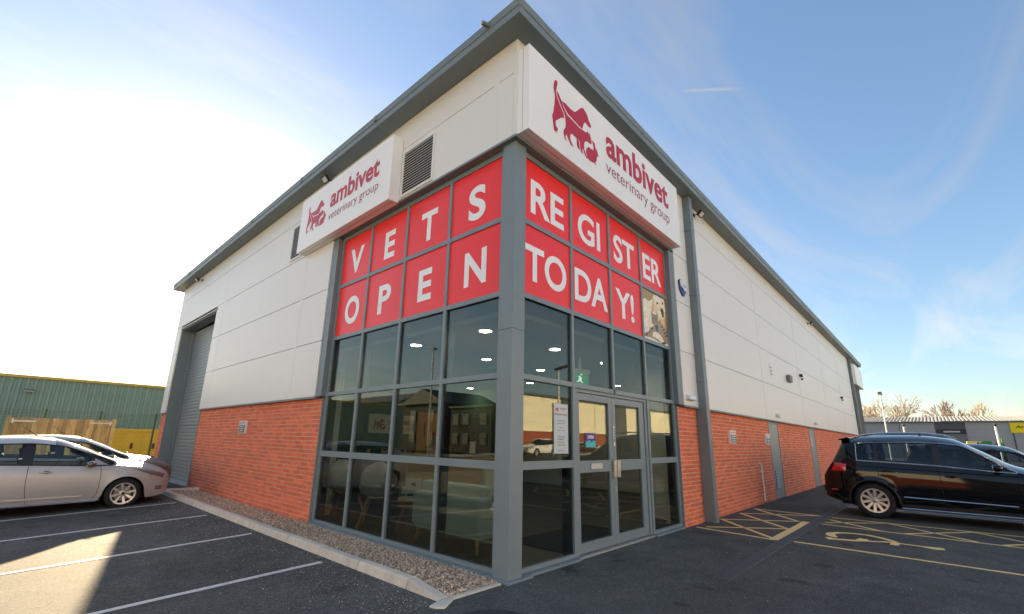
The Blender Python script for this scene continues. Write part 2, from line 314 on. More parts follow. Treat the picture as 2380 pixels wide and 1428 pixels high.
# hatched accessible strip by the wall and bays to the right
Y0, Y1 = -0.14, -1.40
for q in ([(4.70, Y0), (4.52, Y1)], [(8.14, Y0), (8.02, Y1-.03)]): strip(q, 0.075, yellow_paint, 'hatch_line')
strip([(4.52, -1.375), (6.93, -1.385)], 0.13, yellow_paint, 'hatch_line', dz=0.0045)
for q in ([(4.86, -.25), (5.76, -1.31)], [(5.95, Y0), (6.86, -1.30)], [(7.10, Y0), (8.0, -1.40)], [(5.95, Y0), (4.64, -1.33)], [(7.10, Y0), (5.74, -1.33)], [(8.14, Y0), (6.76, -1.34)]):
    strip(q, 0.075, yellow_paint, 'hatch_line', dz=0.005)
for x0, x1 in ((6.86, 6.62), (7.98, 8.10)): strip([(x0, -1.63), (x1, -6.4)], 0.075, yellow_paint, 'bay_line')
strip([(4.61, -1.63), (4.40, -6.4)], 0.085, yellow_paint, 'bay_line')
for k in range(4):
    ya = -1.65-1.16*k
    for q in ([(7.60 if k == 0 else 7.97, ya if k == 0 else ya+.30), (6.80, ya-.87)], [(7.12 if k == 0 else 6.79, ya), (7.97, ya-.86)]): strip(q, 0.07, yellow_paint, 'hatch_line', dz=0.005)
for x in (10.32, 10.62): strip([(x, -1.62), (x+.02, -7)], 0.08, white_paint, 'bay_line')
for x in (13.1, 15.7): strip([(x, -1.62), (x, -7)], 0.08, white_paint, 'bay_line')
# wheelchair symbol painted in the bay
wc = MB()
def gp(a, b): return (a, b, 0.0046)
arc = [(5.55, -1.93), (5.70, -1.86), (5.92, -1.86), (6.10, -1.98), (6.21, -2.20), (6.20, -2.42), (6.08, -2.58), (5.90, -2.72), (5.82, -2.79)]
inner = [(5.76, -2.73), (5.88, -2.62), (6.02, -2.48), (6.10, -2.34), (6.09, -2.18), (6.00, -2.05), (5.86, -1.98), (5.70, -2.00), (5.60, -2.05), (5.50, -2.03)]
flat_poly(wc, gp, arc+inner)
flat_poly(wc, gp, [(5.39, -1.90), (5.45, -1.94), (5.40, -2.06), (5.50, -2.28), (5.74, -2.31), (5.70, -2.42), (5.60, -2.45), (5.76, -2.68), (5.76, -2.80), (5.48, -2.81), (5.46, -2.70), (5.66, -2.70), (5.44, -2.37), (5.36, -2.30), (5.28, -2.06), (5.22, -1.98)])
flat_poly(wc, gp, [(5.74, -2.80), (5.72, -3.04), (5.77, -3.29), (5.60, -3.31), (5.53, -3.21), (5.64, -3.04), (5.66, -2.80)])
wc.build('wheelchair_symbol', yellow_paint, ground)
# drainage channel and manhole
dr = empty('drain_channel', (0, 0, 0), 0, 'long dark slotted drain channel across the asphalt by the hatched strip', 'drain'); dr['kind'] = 'structure'
drain_m = M('drain_iron', (0.10, 0.105, 0.105), 0.7, 0.1, noise=(5, 0.2)); edge_m = M('drain_edge', (0.16, 0.17, 0.18), 0.5, 0.6, noise=(9, 0.2))
for k in range(34):
    x = 1.70+k*0.5; m = MB().box(x+.004, x+.496, -1.595, -1.455, -0.02, 0.006)
    for j in range(5): m.box(x+.01, x+.49, -1.585+j*.0275, -1.572+j*.0275, 0.006, 0.010)
    m.build('grating', drain_m, dr)
for y in (-1.449, -1.604): box('channel_edge', 1.70, 18.7, y-.004, y+.004, -0.02, 0.009, edge_m, dr)
mh = tag(MB().lathe([(0.001, 0.008), (0.30, 0.008), (0.305, 0.003), (0.325, 0.003), (0.33, 0.010), (0.36, 0.010), (0.365, 0.0)], (-0.93, -0.72, 0), k=40).build('manhole_cover', M('manhole_iron', (0.05, 0.052, 0.055), 0.75, 0.2, noise=(14, .3), bump=(60, .6))), 'round iron manhole cover set in asphalt before the kerb end', 'manhole cover')
# kerb stones
kerb = empty('kerb', (0, 0, 0)); tag(kerb, 'splayed concrete kerb along the gravel strip', 'kerb', kind='structure')
def kerb_stone(y0, y1, h0, h1):
    def sec(y, h): return [(-0.885, y, -0.05), (-0.878, y, 0.0), (-0.858, y, h-.012), (-0.846, y, h), (-0.755, y, h), (-0.755, y, -0.05)]
    m = MB(); j_ = random.uniform(-.004, .004); a, b = sec(y0+.006, h0+j_), sec(y1-.006, h1+j_); n = 6
    m.add(a+b, [(i, n+i, n+(i+1) % n, (i+1) % n) for i in range(n)] + [tuple(range(n)), tuple(range(2*n-1, n-1, -1))])
    m.build('kerb_stone', concrete, kerb, bevel=0.008)
kerb_stone(0.02, 0.52, 0.02, 0.085)
y = 0.52
while y < 10.5: kerb_stone(y, min(y+0.915, 10.52), 0.085, 0.085); y += 0.915
m = MB(); a = [(-0.955, 10.524, -.05), (-0.855, 10.524, .13), (-0.72, 10.524, .13), (-0.72, 10.524, -.05)]
m.prism([(-0.885, 10.524, -.05), (-0.878, 10.524, 0), (-0.850, 10.524, .085), (-0.755, 10.524, .085), (-0.755, 10.524, -.05)], (0, .30, 0)).build('kerb_stone', concrete, kerb, bevel=.02)
m = MB().box(-0.75, -0.05, 10.70, 10.83, -.05, .085); m.build('kerb_stone', concrete, kerb, bevel=.012)
MB().prism([(-0.755, 0.03, -.05), (-0.755, -0.03, -.05), (-0.12, -0.03, -.05), (-0.12, 0.02, -.05)], (0, 0, .066)).build('edging_strip', concrete, kerb, bevel=.004)
MB().prism([(-1.02, -0.02, -.04), (-1.0, -0.10, -.04), (-0.95, -0.15, -.04), (-0.76, -0.04, -.04), (-0.76, 0.012, -.04), (-0.90, 0.015, -.04)], (0, 0, .056)).build('dropped_kerb_stone', concrete, kerb, bevel=.012)
# gravel strip
gb = MB()
gb.quad((-0.755, 0.03, 0.005), (-0.04, 0.03, 0.005), (-0.04, 0.6, 0.008), (-0.755, 0.6, 0.05)); gb.quad((-0.755, 0.6, 0.05), (-0.04, 0.6, 0.008), (-0.04, 10.70, 0.008), (-0.755, 10.70, 0.05))
def stone(m, x, y, z, r):
    ax = [random.uniform(.7, 1.3) for _ in range(3)]; a = random.uniform(0, 6.28); c, s_ = math.cos(a), math.sin(a); t = random.uniform(-.5, .5)
    v = [(1, 0, t), (0, 1, -t), (-1, 0, t*.5), (0, -1, 0), (.2*t, .1, .75), (0, t*.2, -.7)]
    m.add([(x+r*(p*ax[0]*c-q*ax[1]*s_), y+r*(p*ax[0]*s_+q*ax[1]*c), z+r*ax[2]*h*.8) for p, q, h in v], [(0,1,4),(1,2,4),(2,3,4),(3,0,4),(1,0,5),(2,1,5),(3,2,5),(0,3,5)])
for i in range(17000):
    x = random.uniform(-0.75, -0.05); y = 0.05+10.6*random.random()**1.35; h = .006+.045*min(1, y/.6)*(-.05-x)/.7
    stone(gb, x, y, h+random.uniform(-.006, .014), random.uniform(.008, .017))
tag(gb.build('gravel', stone_m), 'brown gravel strip between the kerb and the left wall', 'gravel', kind='stuff')
ch = MB()
for i in range(2600):
    y = 9.5*random.random()**1.3; x = -0.90-abs(random.gauss(0, .5)); 
    if x > -6: stone(ch, x, y, gz(x)+.003, random.uniform(.0025, .0075)*(1.0 if random.random() < .35 else .6))
for i in range(170): stone(ch, random.uniform(-1, 8), random.uniform(-3.4, -.1), .002, random.uniform(.003, .008))
tag(ch.build('chippings', chip_m), 'pale loose stone chippings scattered on the asphalt', 'chippings', kind='stuff')

# ------------------------------------------------------------------ the building
B = empty('vet_building', (0, 0, 0), 0, 'grey clad brick based commercial unit with glazed corner and red lettered windows', 'building')
D = 0.10      # cladding stands this far in front of the mullion faces
ROWS = [2.10, 3.13, 4.13, 5.13, 6.13, 6.66]
LXJ = [-0.10, 0.27, 5.80, 11.20, 16.55]       # joints along the left wall (y)
RXJ = [-0.10, 4.66, 10.35, 15.32, 20.38, 25.28, 30.15, 34.90]
# opaque core: back wall, far wall, roof and backing behind the cladding
core = M('core_wall', S(120, 122, 122), 0.8)
m = MB(); m.box(0.3, 34.8, 16.2, 16.45, 0, 6.658); m.box(34.6, 34.8, 0.1, 16.2, 0, 6.658); m.box(0.0, 34.8, 0.0, 16.45, 6.66, 6.72)
m.box(0.0, 34.8, 0.02, 0.22, 5.12, 6.6); m.box(0.02, 0.22, 0.22, 16.4, 5.12, 6.6); m.box(4.6, 10.9, 0.02, 0.22, 0, 5.12); m.box(11.9, 16.3, 0.02, 0.22, 0, 5.12); m.box(17.3, 30.6, .02, .22, 0, 5.12); m.box(10.9, 11.9, .02, .22, 2.2, 5.12); m.box(16.3, 17.3, .02, .22, 2.2, 5.12)
m.box(0.02, 0.22, 4.6, 11.85, 0, 5.12); m.box(0.02, 0.22, 15.85, 16.4, 0, 5.12)
m.build('inner_wall', core, B)
cw = MB(); cw.box(-.06, 34.88, -.06, -.03, 5.16, 6.64); cw.box(4.66, 34.88, -.06, -.03, 2.12, 5.16); cw.box(-.06, -.03, -.03, 16.5, 5.16, 6.64); cw.box(-.06, -.03, 4.66, 11.84, 2.12, 5.16); cw.box(-.06, -.03, 15.87, 16.5, 2.12, 5.16)
cw = cw.build('cladding_wall', clad_back, B)
g = 0.0045
def panel_r(x0, x1, z0, z1): box('cladding_panel', x0+g, x1-g, -D, -.058, z0+g, z1-g, clad, cw, bevel=.004)
def panel_l(y0, y1, z0, z1): box('cladding_panel', -D, -.058, y0+g, y1-g, z0+g, z1-g, clad, cw, bevel=.004)
for i in range(5):
    z0, z1 = ROWS[i], ROWS[i+1]
    for j in range(7):
        x0, x1 = RXJ[j], RXJ[j+1]
        if j == 0:
            if i < 3: continue
            z0_ = 5.16 if i == 3 else z0
            panel_r(-0.098, x1, z0_, z1)
        elif j == 6:
            if i >= 3: panel_r(x0+.5, x1, z0 if i > 3 else 5.16, z1)
        else: panel_r(x0, x1, z0, z1)
    for j in range(4):
        y0, y1 = LXJ[j], LXJ[j+1]
        if j < 2:
            if i >= 3: panel_l(-0.052 if j == 0 else y0, y1, 5.16 if i == 3 else z0, z1)
            elif j == 1: panel_l(4.66, y1, z0, z1)
        elif j == 3 and i < 3:
            panel_l(y0, 11.84, z0, z1); panel_l(15.87, y1, z0, z1)
        else: panel_l(y0, y1, z0, z1)
# corner fold and vertical cover strips
box('corner_trim', -D-.004, -.05, -D-.004, -.053, 5.16, 6.65, clad, cw, bevel=.004)
for x in RXJ[2:-1]: box('cover_strip', x-.022, x+.022, -D-.004, -D+.006, 2.11, 6.64, clad, cw, bevel=.002)
for y, z0 in ((0.27, 5.17), (5.80, 2.11), (11.20, 2.11)): box('cover_strip', -D-.004, -D+.006, y-.045, y+.045, z0, 6.64, clad, cw, bevel=.002)
# drip flashing where cladding meets brick, and soffit of the cladding over the glazing
for n_, q in (('drip_flashing', (4.62, 34.9, -D-.025, -.02, 2.065, 2.098)),): box(n_, *q, trim, B, bevel=.003)
box('drip_flashing', -D-.025, -.02, 4.62, 11.84, 2.065, 2.098, trim, B, bevel=.003); box('drip_flashing', -D-.025, -.02, 15.87, 16.55, 2.065, 2.098, trim, B, bevel=.003)
box('head_flashing', -D-.02, 4.62, -D-.02, .02, 5.128, 5.162, trim, B, bevel=.003); box('head_flashing', -D-.02, .02, .022, 4.62, 5.128, 5.162, trim, B, bevel=.003)
box('jamb_flashing', 4.455, 4.655, -.085, .03, 2.10, 5.126, trim, B, bevel=.004); box('jamb_flashing', -.085, .03, 4.455, 4.655, 2.10, 5.126, trim, B, bevel=.004)
# ---- brickwork: mortar bed with bricks standing 7 mm proud
def in_door(x0, x1, z): return any(x0 < b_ and x1 > a_ for a_, b_ in ((10.60, 11.66), (16.10, 17.18)))
walls_ = [box('brick_wall', *q, 0, 2.06, mortar, B) for q in ((4.464, 10.60, -.0355, .02), (11.66, 16.10, -.0355, .02), (17.18, 30.6, -.0355, .02), (-.0355, .02, 4.464, 11.84), (-.0355, .02, 15.87, 16.55))]
for q in ((4.455, 4.4635, -.045, .03), (-.045, .03, 4.455, 4.4635)): box('jamb_seal', *q, 0, 2.064, frame, B)
spans = [('r', 4.464, 10.60), ('r', 11.66, 16.10), ('r', 17.18, 30.6), ('l', 4.464, 11.84), ('l', 15.87, 16.55)]
def proj_area(p, hor):
    d = Vector(p)-CAM; z = d.dot(FWD); n_ = Vector((0, -1, 0)) if hor == 'r' else Vector((-1, 0, 0))
    return abs(n_.dot(d.normalized()))/(z*z)
allb = []
for w_i, (side, a0, a1) in enumerate(spans):
    for c in range(28):
        z = 0.005+c*0.0738; off = 0 if c % 2 else -0.1125; u = a0+off
        while u < a1:
            u0, u1 = max(u, a0)+.005, min(u+.225, a1)-.005
            if u1-u0 > .03: allb.append((side, u0, u1, z, proj_area((u0, 0, z) if side == 'r' else (0, u0, z), side)*(u1-u0), w_i))
            u += .225
allb.sort(key=lambda t: -t[4])
bcache = {}
def brick_mesh(side, L):
    k = (side, round(L, 2))
    if k not in bcache:
        m = MB(); h = .0638
        if side == 'r':
            f = [(0, -.04, 0), (L, -.04, 0), (L, -.04, h), (0, -.04, h)]; e = .0025
            v = [(e, -.041, e), (L-e, -.041, e), (L-e, -.041, h-e), (e, -.041, h-e), (0, -.0385, 0), (L, -.0385, 0), (L, -.0385, h), (0, -.0385, h), (0, -.028, 0), (L, -.028, 0), (L, -.028, h), (0, -.028, h)]
        else:
            e = .0025
            v = [(-.041, L-e, e), (-.041, e, e), (-.041, e, h-e), (-.041, L-e, h-e), (-.0385, L, 0), (-.0385, 0, 0), (-.0385, 0, h), (-.0385, L, h), (-.028, L, 0), (-.028, 0, 0), (-.028, 0, h), (-.028, L, h)]
        fs = [(0, 1, 2, 3)] + [(4+i, 4+(i+1) % 4, (i+1) % 4, i) for i in range(4)] + [(8+i, 8+(i+1) % 4, 4+(i+1) % 4, 4+i) for i in range(4)]
        m.add(v, fs); bcache[k] = (m.mesh('brick', brick_m), v, fs)
    return bcache[k]
rest = MB()
for i, (side, u0, u1, z, _, w_i) in enumerate(allb):
    me, v, fs = brick_mesh(side, u1-u0); jz = random.uniform(-.0012, .0012); jd = random.uniform(-.0015, .0015)
    o_ = (u0, jd, z+jz) if side == 'r' else (jd, u0, z+jz)
    if i < 300:
        o = bpy.data.objects.new('brick', me); o.location = o_; link(o, walls_[w_i])
    else: rest.add([(p[0]+o_[0], p[1]+o_[1], p[2]+o_[2]) for p in v], fs)
tag(rest.build('brick_courses', brick_m, B), kind='stuff')
# ---- eaves: soffit, fascia and gutter lip round both sides, in lengths with joints
E0, ET = 0.385, 6.86
def eave_profile(o):   # (out, z)
    return [(0.02, 6.652), (o-.004, 6.652), (o, 6.66), (o, 6.755), (o+.012, 6.765), (o+.030, 6.855), (o+.022, ET), (o-.05, ET), (o-.05, 6.80), (0.02, 6.80)]
prof = eave_profile(E0)
def eave_r(x0, x1, c0):
    m = MB(); a = [((-q if c0 else x0), -q, z) for q, z in prof]; b = [(x1, -q, z) for q, z in prof]; n = len(prof)
    m.add(a+b, [(i, (i+1) % n, n+(i+1) % n, n+i) for i in range(n)]+[tuple(range(n-1, -1, -1)), tuple(range(n, 2*n))]); return m.build('eaves', trim, B)
def eave_l(y0, y1, c0):
    m = MB(); a = [(-q, (-q if c0 else y0), z) for q, z in prof]; b = [(-q, y1, z) for q, z in prof]; n = len(prof)
    m.add(a+b, [(i, n+i, n+(i+1) % n, (i+1) % n) for i in range(n)]+[tuple(range(n)), tuple(range(2*n-1, n-1, -1))]); return m.build('eaves', trim, B)
x = 0
for k in range(12): eave_r(x+(0 if k == 0 else .004), min(x+2.95, 34.7), k == 0); x += 2.95
y = 0
for k in range(6): eave_l(y+(0 if k == 0 else .004), min(y+2.95, 16.95), k == 0); y += 2.95
for k in range(1, 12):
    for z in (6.69, 6.73): MB().ball((2.95*k-.06, -E0-.002, z), .008, 6).build('rivet', darkgap, B)
for k in range(1, 6): box('joint_strap', -E0-.034, -E0+.02, 2.95*k-.03, 2.95*k+.03, 6.763, 6.863, trim, B)
m = MB(); m.tube([(-0.36, .14, 6.80), (-0.50, .19, 6.80)], .032, 14); m.build('overflow_pipe', M('pipe_grey', S(120, 124, 116), .6), B, smooth=True)
MB().box(-.3, 34.7, -.3, 16.9, 6.81, 6.83).build('roof', M('roof_sheet', S(120, 124, 126), .5, .3), B)
# ---- glazed corner: post, mullions, transoms, panes, film
T = [5.054, 4.133, 3.137, 2.135, 1.128, 0.060]
LY = [4.394, 3.391, 2.318, 1.252, 0.226]
RX = [0.224, 1.242, 2.308, 3.384, 4.405]
bwid = 0.028; dep = 0.13
cp = MB(); cp.prism([(-.052, .165, 0), (-.052, -.052, 0), (.165, -.052, 0), (.165, .10, 0), (.10, .165, 0)], (0, 0, 5.13)); cp.build('corner_post', frame, B, bevel=.004)
box('post_joint', -.0535, .166, -.0535, .166, 2.655, 2.660, darkgap, B)
for q in ((.166, .178, .0, .1), (.0, .1, .166, .178)): box('gasket', *q, 0.03, 5.12, darkgap, B)
MB().prism([(-.10, -.10, 0), (.30, -.10, 0), (.30, .06, 0), (.06, .06, 0), (.06, .30, 0), (-.10, .30, 0)], (0, 0, .025)).build('sill_flashing', frame, B, bevel=.003)
box('sill_flashing', .302, 1.27, -.06, .1, 0, .026, frame, B, bevel=.003); box('sill_flashing', 3.36, 4.46, -.06, .1, 0, .026, frame, B, bevel=.003); box('sill_flashing', -.07, .1, .302, 4.46, 0.0, .028, frame, B, bevel=.003)
# left screen (x = 0 plane)
def vl(y0, y1, z0, z1, n_='mullion'): box(n_, 0, .05, y0, y1, z0, z1, frame, B, bevel=.003); box('inner_'+n_, .051, .19, y0+.004, y1-.004, z0, z1, darkgap, B)
def vr(x0, x1, z0, z1, n_='mullion'): box(n_, x0, x1, 0, .05, z0, z1, frame, B, bevel=.003); box('inner_'+n_, x0+.004, x1-.004, .051, .19, z0, z1, darkgap, B)
vl(.18, .226, .03, 5.126); vl(4.394, 4.454, .03, 5.126); vr(.18, .224, .03, 5.126); vr(4.405, 4.454, .03, 5.126)
for y in LY[1:4]: vl(y-bwid, y+bwid, .03, 5.126)
for k, x in enumerate(RX[1:4]): vr(x-bwid, x+bwid, .03 if k != 1 else 2.17, 5.126)
e = .002
def hl(z0, z1, n_='transom'):
    ys_ = [LY[4]]+[LY[3], LY[2], LY[1]]+[LY[0]]
    for i in range(4):
        a_ = ys_[i]+(bwid if i else 0); b_ = ys_[i+1]-(bwid if i < 3 else 0); box(n_, e, .049, a_, b_, z0, z1, frame, B)
def hr(z0, z1, cols=(0, 1, 2, 3), n_='transom'):
    for i in cols:
        a_ = RX[i]+(bwid if i else 0); b_ = RX[i+1]-(bwid if i < 3 else 0); box(n_, a_, b_, e, .049, z0, z1, frame, B)
hl(5.054, 5.126); hr(5.054, 5.126)
for z in T[1:4]: hl(z-.032, z+.032); hr(z-.032, z+.032)
hl(T[4]-.045, T[4]+.045); hr(T[4]-.045, T[4]+.045, (0, 3))
hl(.03, .075); hr(.03, .075, (0, 3))
PZ = [(5.054, 4.165), (4.101, 3.169), (3.105, 2.167), (2.103, 1.173), (1.083, .075)]
def lcell(i): a_ = LY[4-i]+(bwid if i else 0); b_ = LY[3-i]-(bwid if i < 3 else 0); return a_, b_
def rcell(i): a_ = RX[i]+(bwid if i else 0); b_ = RX[i+1]-(bwid if i < 3 else 0); return a_, b_
LET_L = {(3, 0): ('V', 4.117, 3.655), (2, 0): ('E', 2.965, 2.662), (1, 0): ('T', 1.955, 1.565), (0, 0): ('S', .870, .535), (3, 1): ('O', 4.115, 3.630), (2, 1): ('P', 3.02, 2.66), (1, 1): ('E', 1.93, 1.61), (0, 1): ('N', .905, .484)}
LET_R = {(0, 0): ('RE', .345, 1.085), (1, 0): ('GI', 1.44, 2.06), (2, 0): ('ST', 2.48, 3.20), (3, 0): ('ER', 3.525, 4.272), (0, 1): ('TO', .245, 1.13), (1, 1): ('DA', 1.335, 2.232), (2, 1): ('Y!', 2.488, 3.10)}
POSTER = {'wall': [(3.414, 4.101), (4.405, 4.101), (4.405, 3.169), (3.414, 3.169)],
'dog_body': [(3.415,3.88),(3.555,3.919),(3.631,3.894),(3.732,3.914),(3.851,3.982),(3.909,4.075),(4.054,4.094),(4.187,4.074),(4.347,4.086),(4.403,4.065),(4.403,3.541),(4.259,3.487),(4.139,3.464),(3.415,3.374)],
'golden': [(3.873,4.014),(3.907,3.987),(3.873,3.753),(3.796,3.702),(3.764,3.763),(3.833,3.917)],
'golden2': [(3.9,3.863),(4.008,3.898),(4.056,3.83),(4.058,3.708),(4.167,3.661),(4.291,3.705),(4.368,3.686),(4.384,3.529),(4.183,3.507),(4.058,3.569),(4.041,3.721),(3.891,3.723)],
'amber': [(4.327,4.086),(4.402,4.069),(4.402,3.537),(4.34,3.503),(4.306,3.673),(4.379,3.867)],
'eye': [(3.998,3.935),(4.046,3.97),(4.083,3.955),(4.069,3.925),(4.019,3.907)], 'eye2': [(4.241,4.002),(4.278,4.022),(4.304,3.994),(4.28,3.966),(4.247,3.976)],
'nose': [(4.139,3.844),(4.194,3.848),(4.276,3.871),(4.3,3.832),(4.293,3.719),(4.221,3.699),(4.194,3.781)], 'tongue': [(4.152,3.856),(4.209,3.887),(4.268,3.887),(4.272,3.872),(4.194,3.85)],
'cat_body': [(3.666,3.385),(3.839,3.469),(4.02,3.57),(4.087,3.644),(4.191,3.561),(4.339,3.494),(4.402,3.432),(4.402,3.228),(4.294,3.198),(4.235,3.326),(4.08,3.324),(3.9,3.375),(3.767,3.334),(3.517,3.229),(3.484,3.248),(3.604,3.311)],
'cat_head': [(3.762,3.75),(3.805,3.695),(3.942,3.691),(4.034,3.742),(4.027,3.649),(4.02,3.57),(3.936,3.501),(3.839,3.469),(3.761,3.5),(3.755,3.591)],
'cat_chest': [(3.876,3.472),(4.004,3.523),(4.011,3.371),(3.919,3.379)],
's1': [(4.134,3.498),(4.209,3.547),(4.225,3.529),(4.15,3.475)], 's2': [(4.176,3.454),(4.301,3.504),(4.307,3.483),(4.202,3.433)], 's3': [(4.227,3.403),(4.373,3.456),(4.379,3.431),(4.241,3.371)], 's4': [(4.279,3.36),(4.4,3.41),(4.4,3.375),(4.294,3.328)], 's5': [(3.683,3.376),(3.77,3.426),(3.804,3.407),(3.735,3.361)], 's6': [(3.622,3.314),(3.679,3.342),(3.694,3.32),(3.564,3.263)],
's7': [(3.80,3.60),(3.85,3.63),(3.86,3.615),(3.81,3.585)], 's8': [(3.90,3.60),(3.98,3.63),(3.985,3.615),(3.91,3.585)],
'paw1': [(3.42,3.377),(3.598,3.405),(3.666,3.385),(3.597,3.318),(3.42,3.25)], 'paw2': [(3.767,3.329),(3.9,3.371),(4.045,3.343),(4.153,3.294),(4.22,3.229),(4.098,3.183),(3.992,3.232),(3.747,3.251)],
'sheet': [(3.415,3.20),(3.717,3.221),(3.968,3.194),(4.135,3.174),(4.40,3.228),(4.40,3.170),(3.415,3.170)],
'dark1': [(4.11,3.202),(4.26,3.231),(4.316,3.211),(4.213,3.176),(4.106,3.173)], 'dark2': [(3.477,3.255),(3.565,3.275),(3.543,3.234),(3.49,3.221)]}
PCOL = {'wall': (176, 146, 96), 'dog_body': (248, 236, 206), 'golden': (222, 186, 130), 'golden2': (236, 208, 158), 'amber': (200, 150, 70), 'eye': (40, 30, 22), 'eye2': (40, 30, 22), 'nose': (34, 34, 38), 'tongue': (180, 96, 84), 'cat_body': (172, 152, 122), 'cat_head': (158, 140, 112), 'cat_chest': (84, 88, 90), 'paw1': (240, 232, 214), 'paw2': (242, 234, 214), 'sheet': (232, 228, 216), 'dark1': (50, 54, 54), 'dark2': (60, 56, 46)}
for i in range(4):
    a_, b_ = lcell(i)
    for r_ in range(5):
        z1, z0 = PZ[r_]
        if r_ < 2:
            f_ = box('window_film', .022, .030, a_, b_, z0, z1, red_film, B); ch_, u0, u1 = LET_L[(i, r_)]
            lo, hi = ((4.305, 4.798) if r_ == 0 else (3.357, 3.848)); ex = .012 if ch_ in 'SO' else 0
            text(MB(), ch_, lambda u, v: (.020, u, v), u0, u1, lo-ex, hi+ex, .03).build('letter', white_film, f_)
        else: box('pane', .030, .040, a_, b_, z0, z1, glass, B)
    a_, b_ = rcell(i)
    for r_ in range(5):
        z1, z0 = PZ[r_]
        if r_ > 2 and i in (1, 2): continue
        if r_ < 2 and (i, r_) in LET_R:
            f_ = box('window_film', a_, b_, .022, .030, z0, z1, red_film, B); ch_, u0, u1 = LET_R[(i, r_)]
            lo, hi = ((4.305, 4.798) if r_ == 0 else (3.357, 3.848))
            text(MB(), ch_, lambda u, v: (u, .020, v), u0, u1, lo, hi, .022).build('letter', white_film, f_)
        elif r_ == 1:
            f_ = box('poster_film', a_, b_, .024, .030, z0, z1, M('poster_tan', S(176, 146, 96), .4, noise=(9, .12)), B)
            tag(f_, 'printed picture of a pale dog and a tabby cat')
            for q, (k, pts) in enumerate(POSTER.items()):
                if k == 'wall': continue
                cm = PCOL.get(k, (92, 80, 66)); mat_ = M('print_%d_%d_%d' % cm, S(*cm), .45, noise=(22, .22))
                flat_poly(MB(), lambda u, v, q=q: (u, .0228-.0006*q*.5, v), pts).build('printed_shape', mat_, f_)
        else: box('pane', a_, b_, .030, .040, z0, z1, glass, B)
# black rubber lines round clear panes
# ---- entrance doors
df = MB(); df.box(1.272, 1.345, .02, .13, .03, 2.10); df.box(3.285, 3.354, .02, .13, .03, 2.10); df.box(1.345, 3.285, .025, .125, 2.055, 2.10); df.build('door_frame', frame, B, bevel=.003)
box('threshold', 1.28, 3.35, -.02, .14, .0, .022, M('threshold_alloy', S(190, 192, 190), .45, .6), B)
for (x0, x1, gx0, gx1, hs) in ((1.352, 2.268, 1.411, 2.172, 1), (2.274, 3.278, 2.365, 3.128, -1)):
    d_ = MB(); y0, y1 = .04, .09
    d_.box(x0, gx0, y0, y1, .035, 2.048); d_.box(gx1, x1, y0, y1, .035, 2.048); d_.box(gx0, gx1, y0, y1, 1.955, 2.048); d_.box(gx0, gx1, y0, y1, 1.006, 1.156); d_.box(gx0, gx1, y0, y1, .035, .154)
    d_ = d_.build('door_leaf', frame, B)
    box('pane', gx0, gx1, .060, .070, 1.156, 1.955, glass, d_); box('pane', gx0, gx1, .060, .070, .154, 1.006, glass, d_)
    hx = 2.228 if hs == 1 else 2.325
    box('pull_handle', hx, hx+.075, -.005, .038, .918, 1.152, steel, d_, bevel=.006)
    if hs == 1: box('letter_plate', 1.665, 1.955, .026, .039, 1.045, 1.118, M('satin_alloy', S(200, 200, 196), .4, .5), d_, bevel=.004)
    else:
        box('lock_plate', 2.285, 2.322, .030, .039, 1.452, 1.640, pale_plastic, d_, bevel=.003); box('lock_plate', 2.286, 2.318, .030, .039, 1.345, 1.405, steel, d_, bevel=.003); box('lock_plate', 2.29, 2.315, .030, .039, .72, .80, steel, d_, bevel=.003)
        for q in range(4): box('key_button', 2.292, 2.314, .026, .031, 1.475+q*.035, 1.493+q*.035, darkgap, d_)
# ---- roller shutter
rs = MB(); rs.box(-.05, .26, 11.842, 11.87, 0, 5.02); rs.box(-.05, .26, 15.84, 15.868, 0, 5.02); rs.box(-.05, .26, 11.87, 15.84, 4.99, 5.02); rs = rs.build('shutter_surround', trim, B)
box('shutter_guide', .24, .34, 15.70, 15.83, 0, 4.98, trim, B); box('shutter_guide', .24, .34, 11.88, 11.94, 0, 4.98, trim, B)
shutter_m = M('shutter_paint', S(134, 142, 142), .4, .1, noise=(2, .05))
sh_ = box('roller_shutter', .33, .36, 11.9, 15.8, 0, 4.99, darkgap, B)
for k in range(45):
    z = .02+k*.11; MB().prism([(.33, 11.94, z), (.325, 11.94, z+.012), (.322, 11.94, z+.05), (.325, 11.94, z+.09), (.33, 11.94, z+.104)], (0, 3.76, 0)).build('slat', shutter_m, sh_)
box('cladding_head_trim', -D-.02, -.03, 11.70, 15.9, 5.02, 5.045, clad, B, bevel=.003); box('threshold', -.04, .32, 11.88, 15.83, .0, .02, M('threshold_alloy', S(190, 192, 190), .45, .6), B)
# ---- side doors
door_m = M('door_paint', S(134, 142, 142), .36, noise=(2, .05))
for k, (x0, x1) in enumerate(((10.60, 11.66), (16.10, 17.18))):
    box('door_frame', x0, x1, -.045, .02, 2.0, 2.062, trim, B); box('door_frame', x0, x0+.05, -.045, .02, 0, 2.0, trim, B); box('door_frame', x1-.05, x1, -.045, .02, 0, 2.0, trim, B)
    d_ = box('side_door', x0+.052, x1-.052, -.035, .0, .01, 1.998, door_m, B)
    if k == 0:
        lv = box('door_louvre', 10.80, 11.15, -.040, -.035, .25, .74, darkgap, d_)
        for q in range(12): z = .262+q*.04; MB().prism([(10.81, -.040, z), (10.81, -.056, z+.004), (10.81, -.056, z+.010), (10.81, -.040, z+.030)], (.33, 0, 0)).build('blade', door_m, lv)
    h_ = MB(); h_.box(x1-.13, x1-.09, -.045, -.035, .90, 1.08); h_.tube([(x1-.11, -.04, 1.03), (x1-.11, -.09, 1.03), (x1-.22, -.09, 1.03)], .011, 8); h_.build('door_handle', steel, d_)
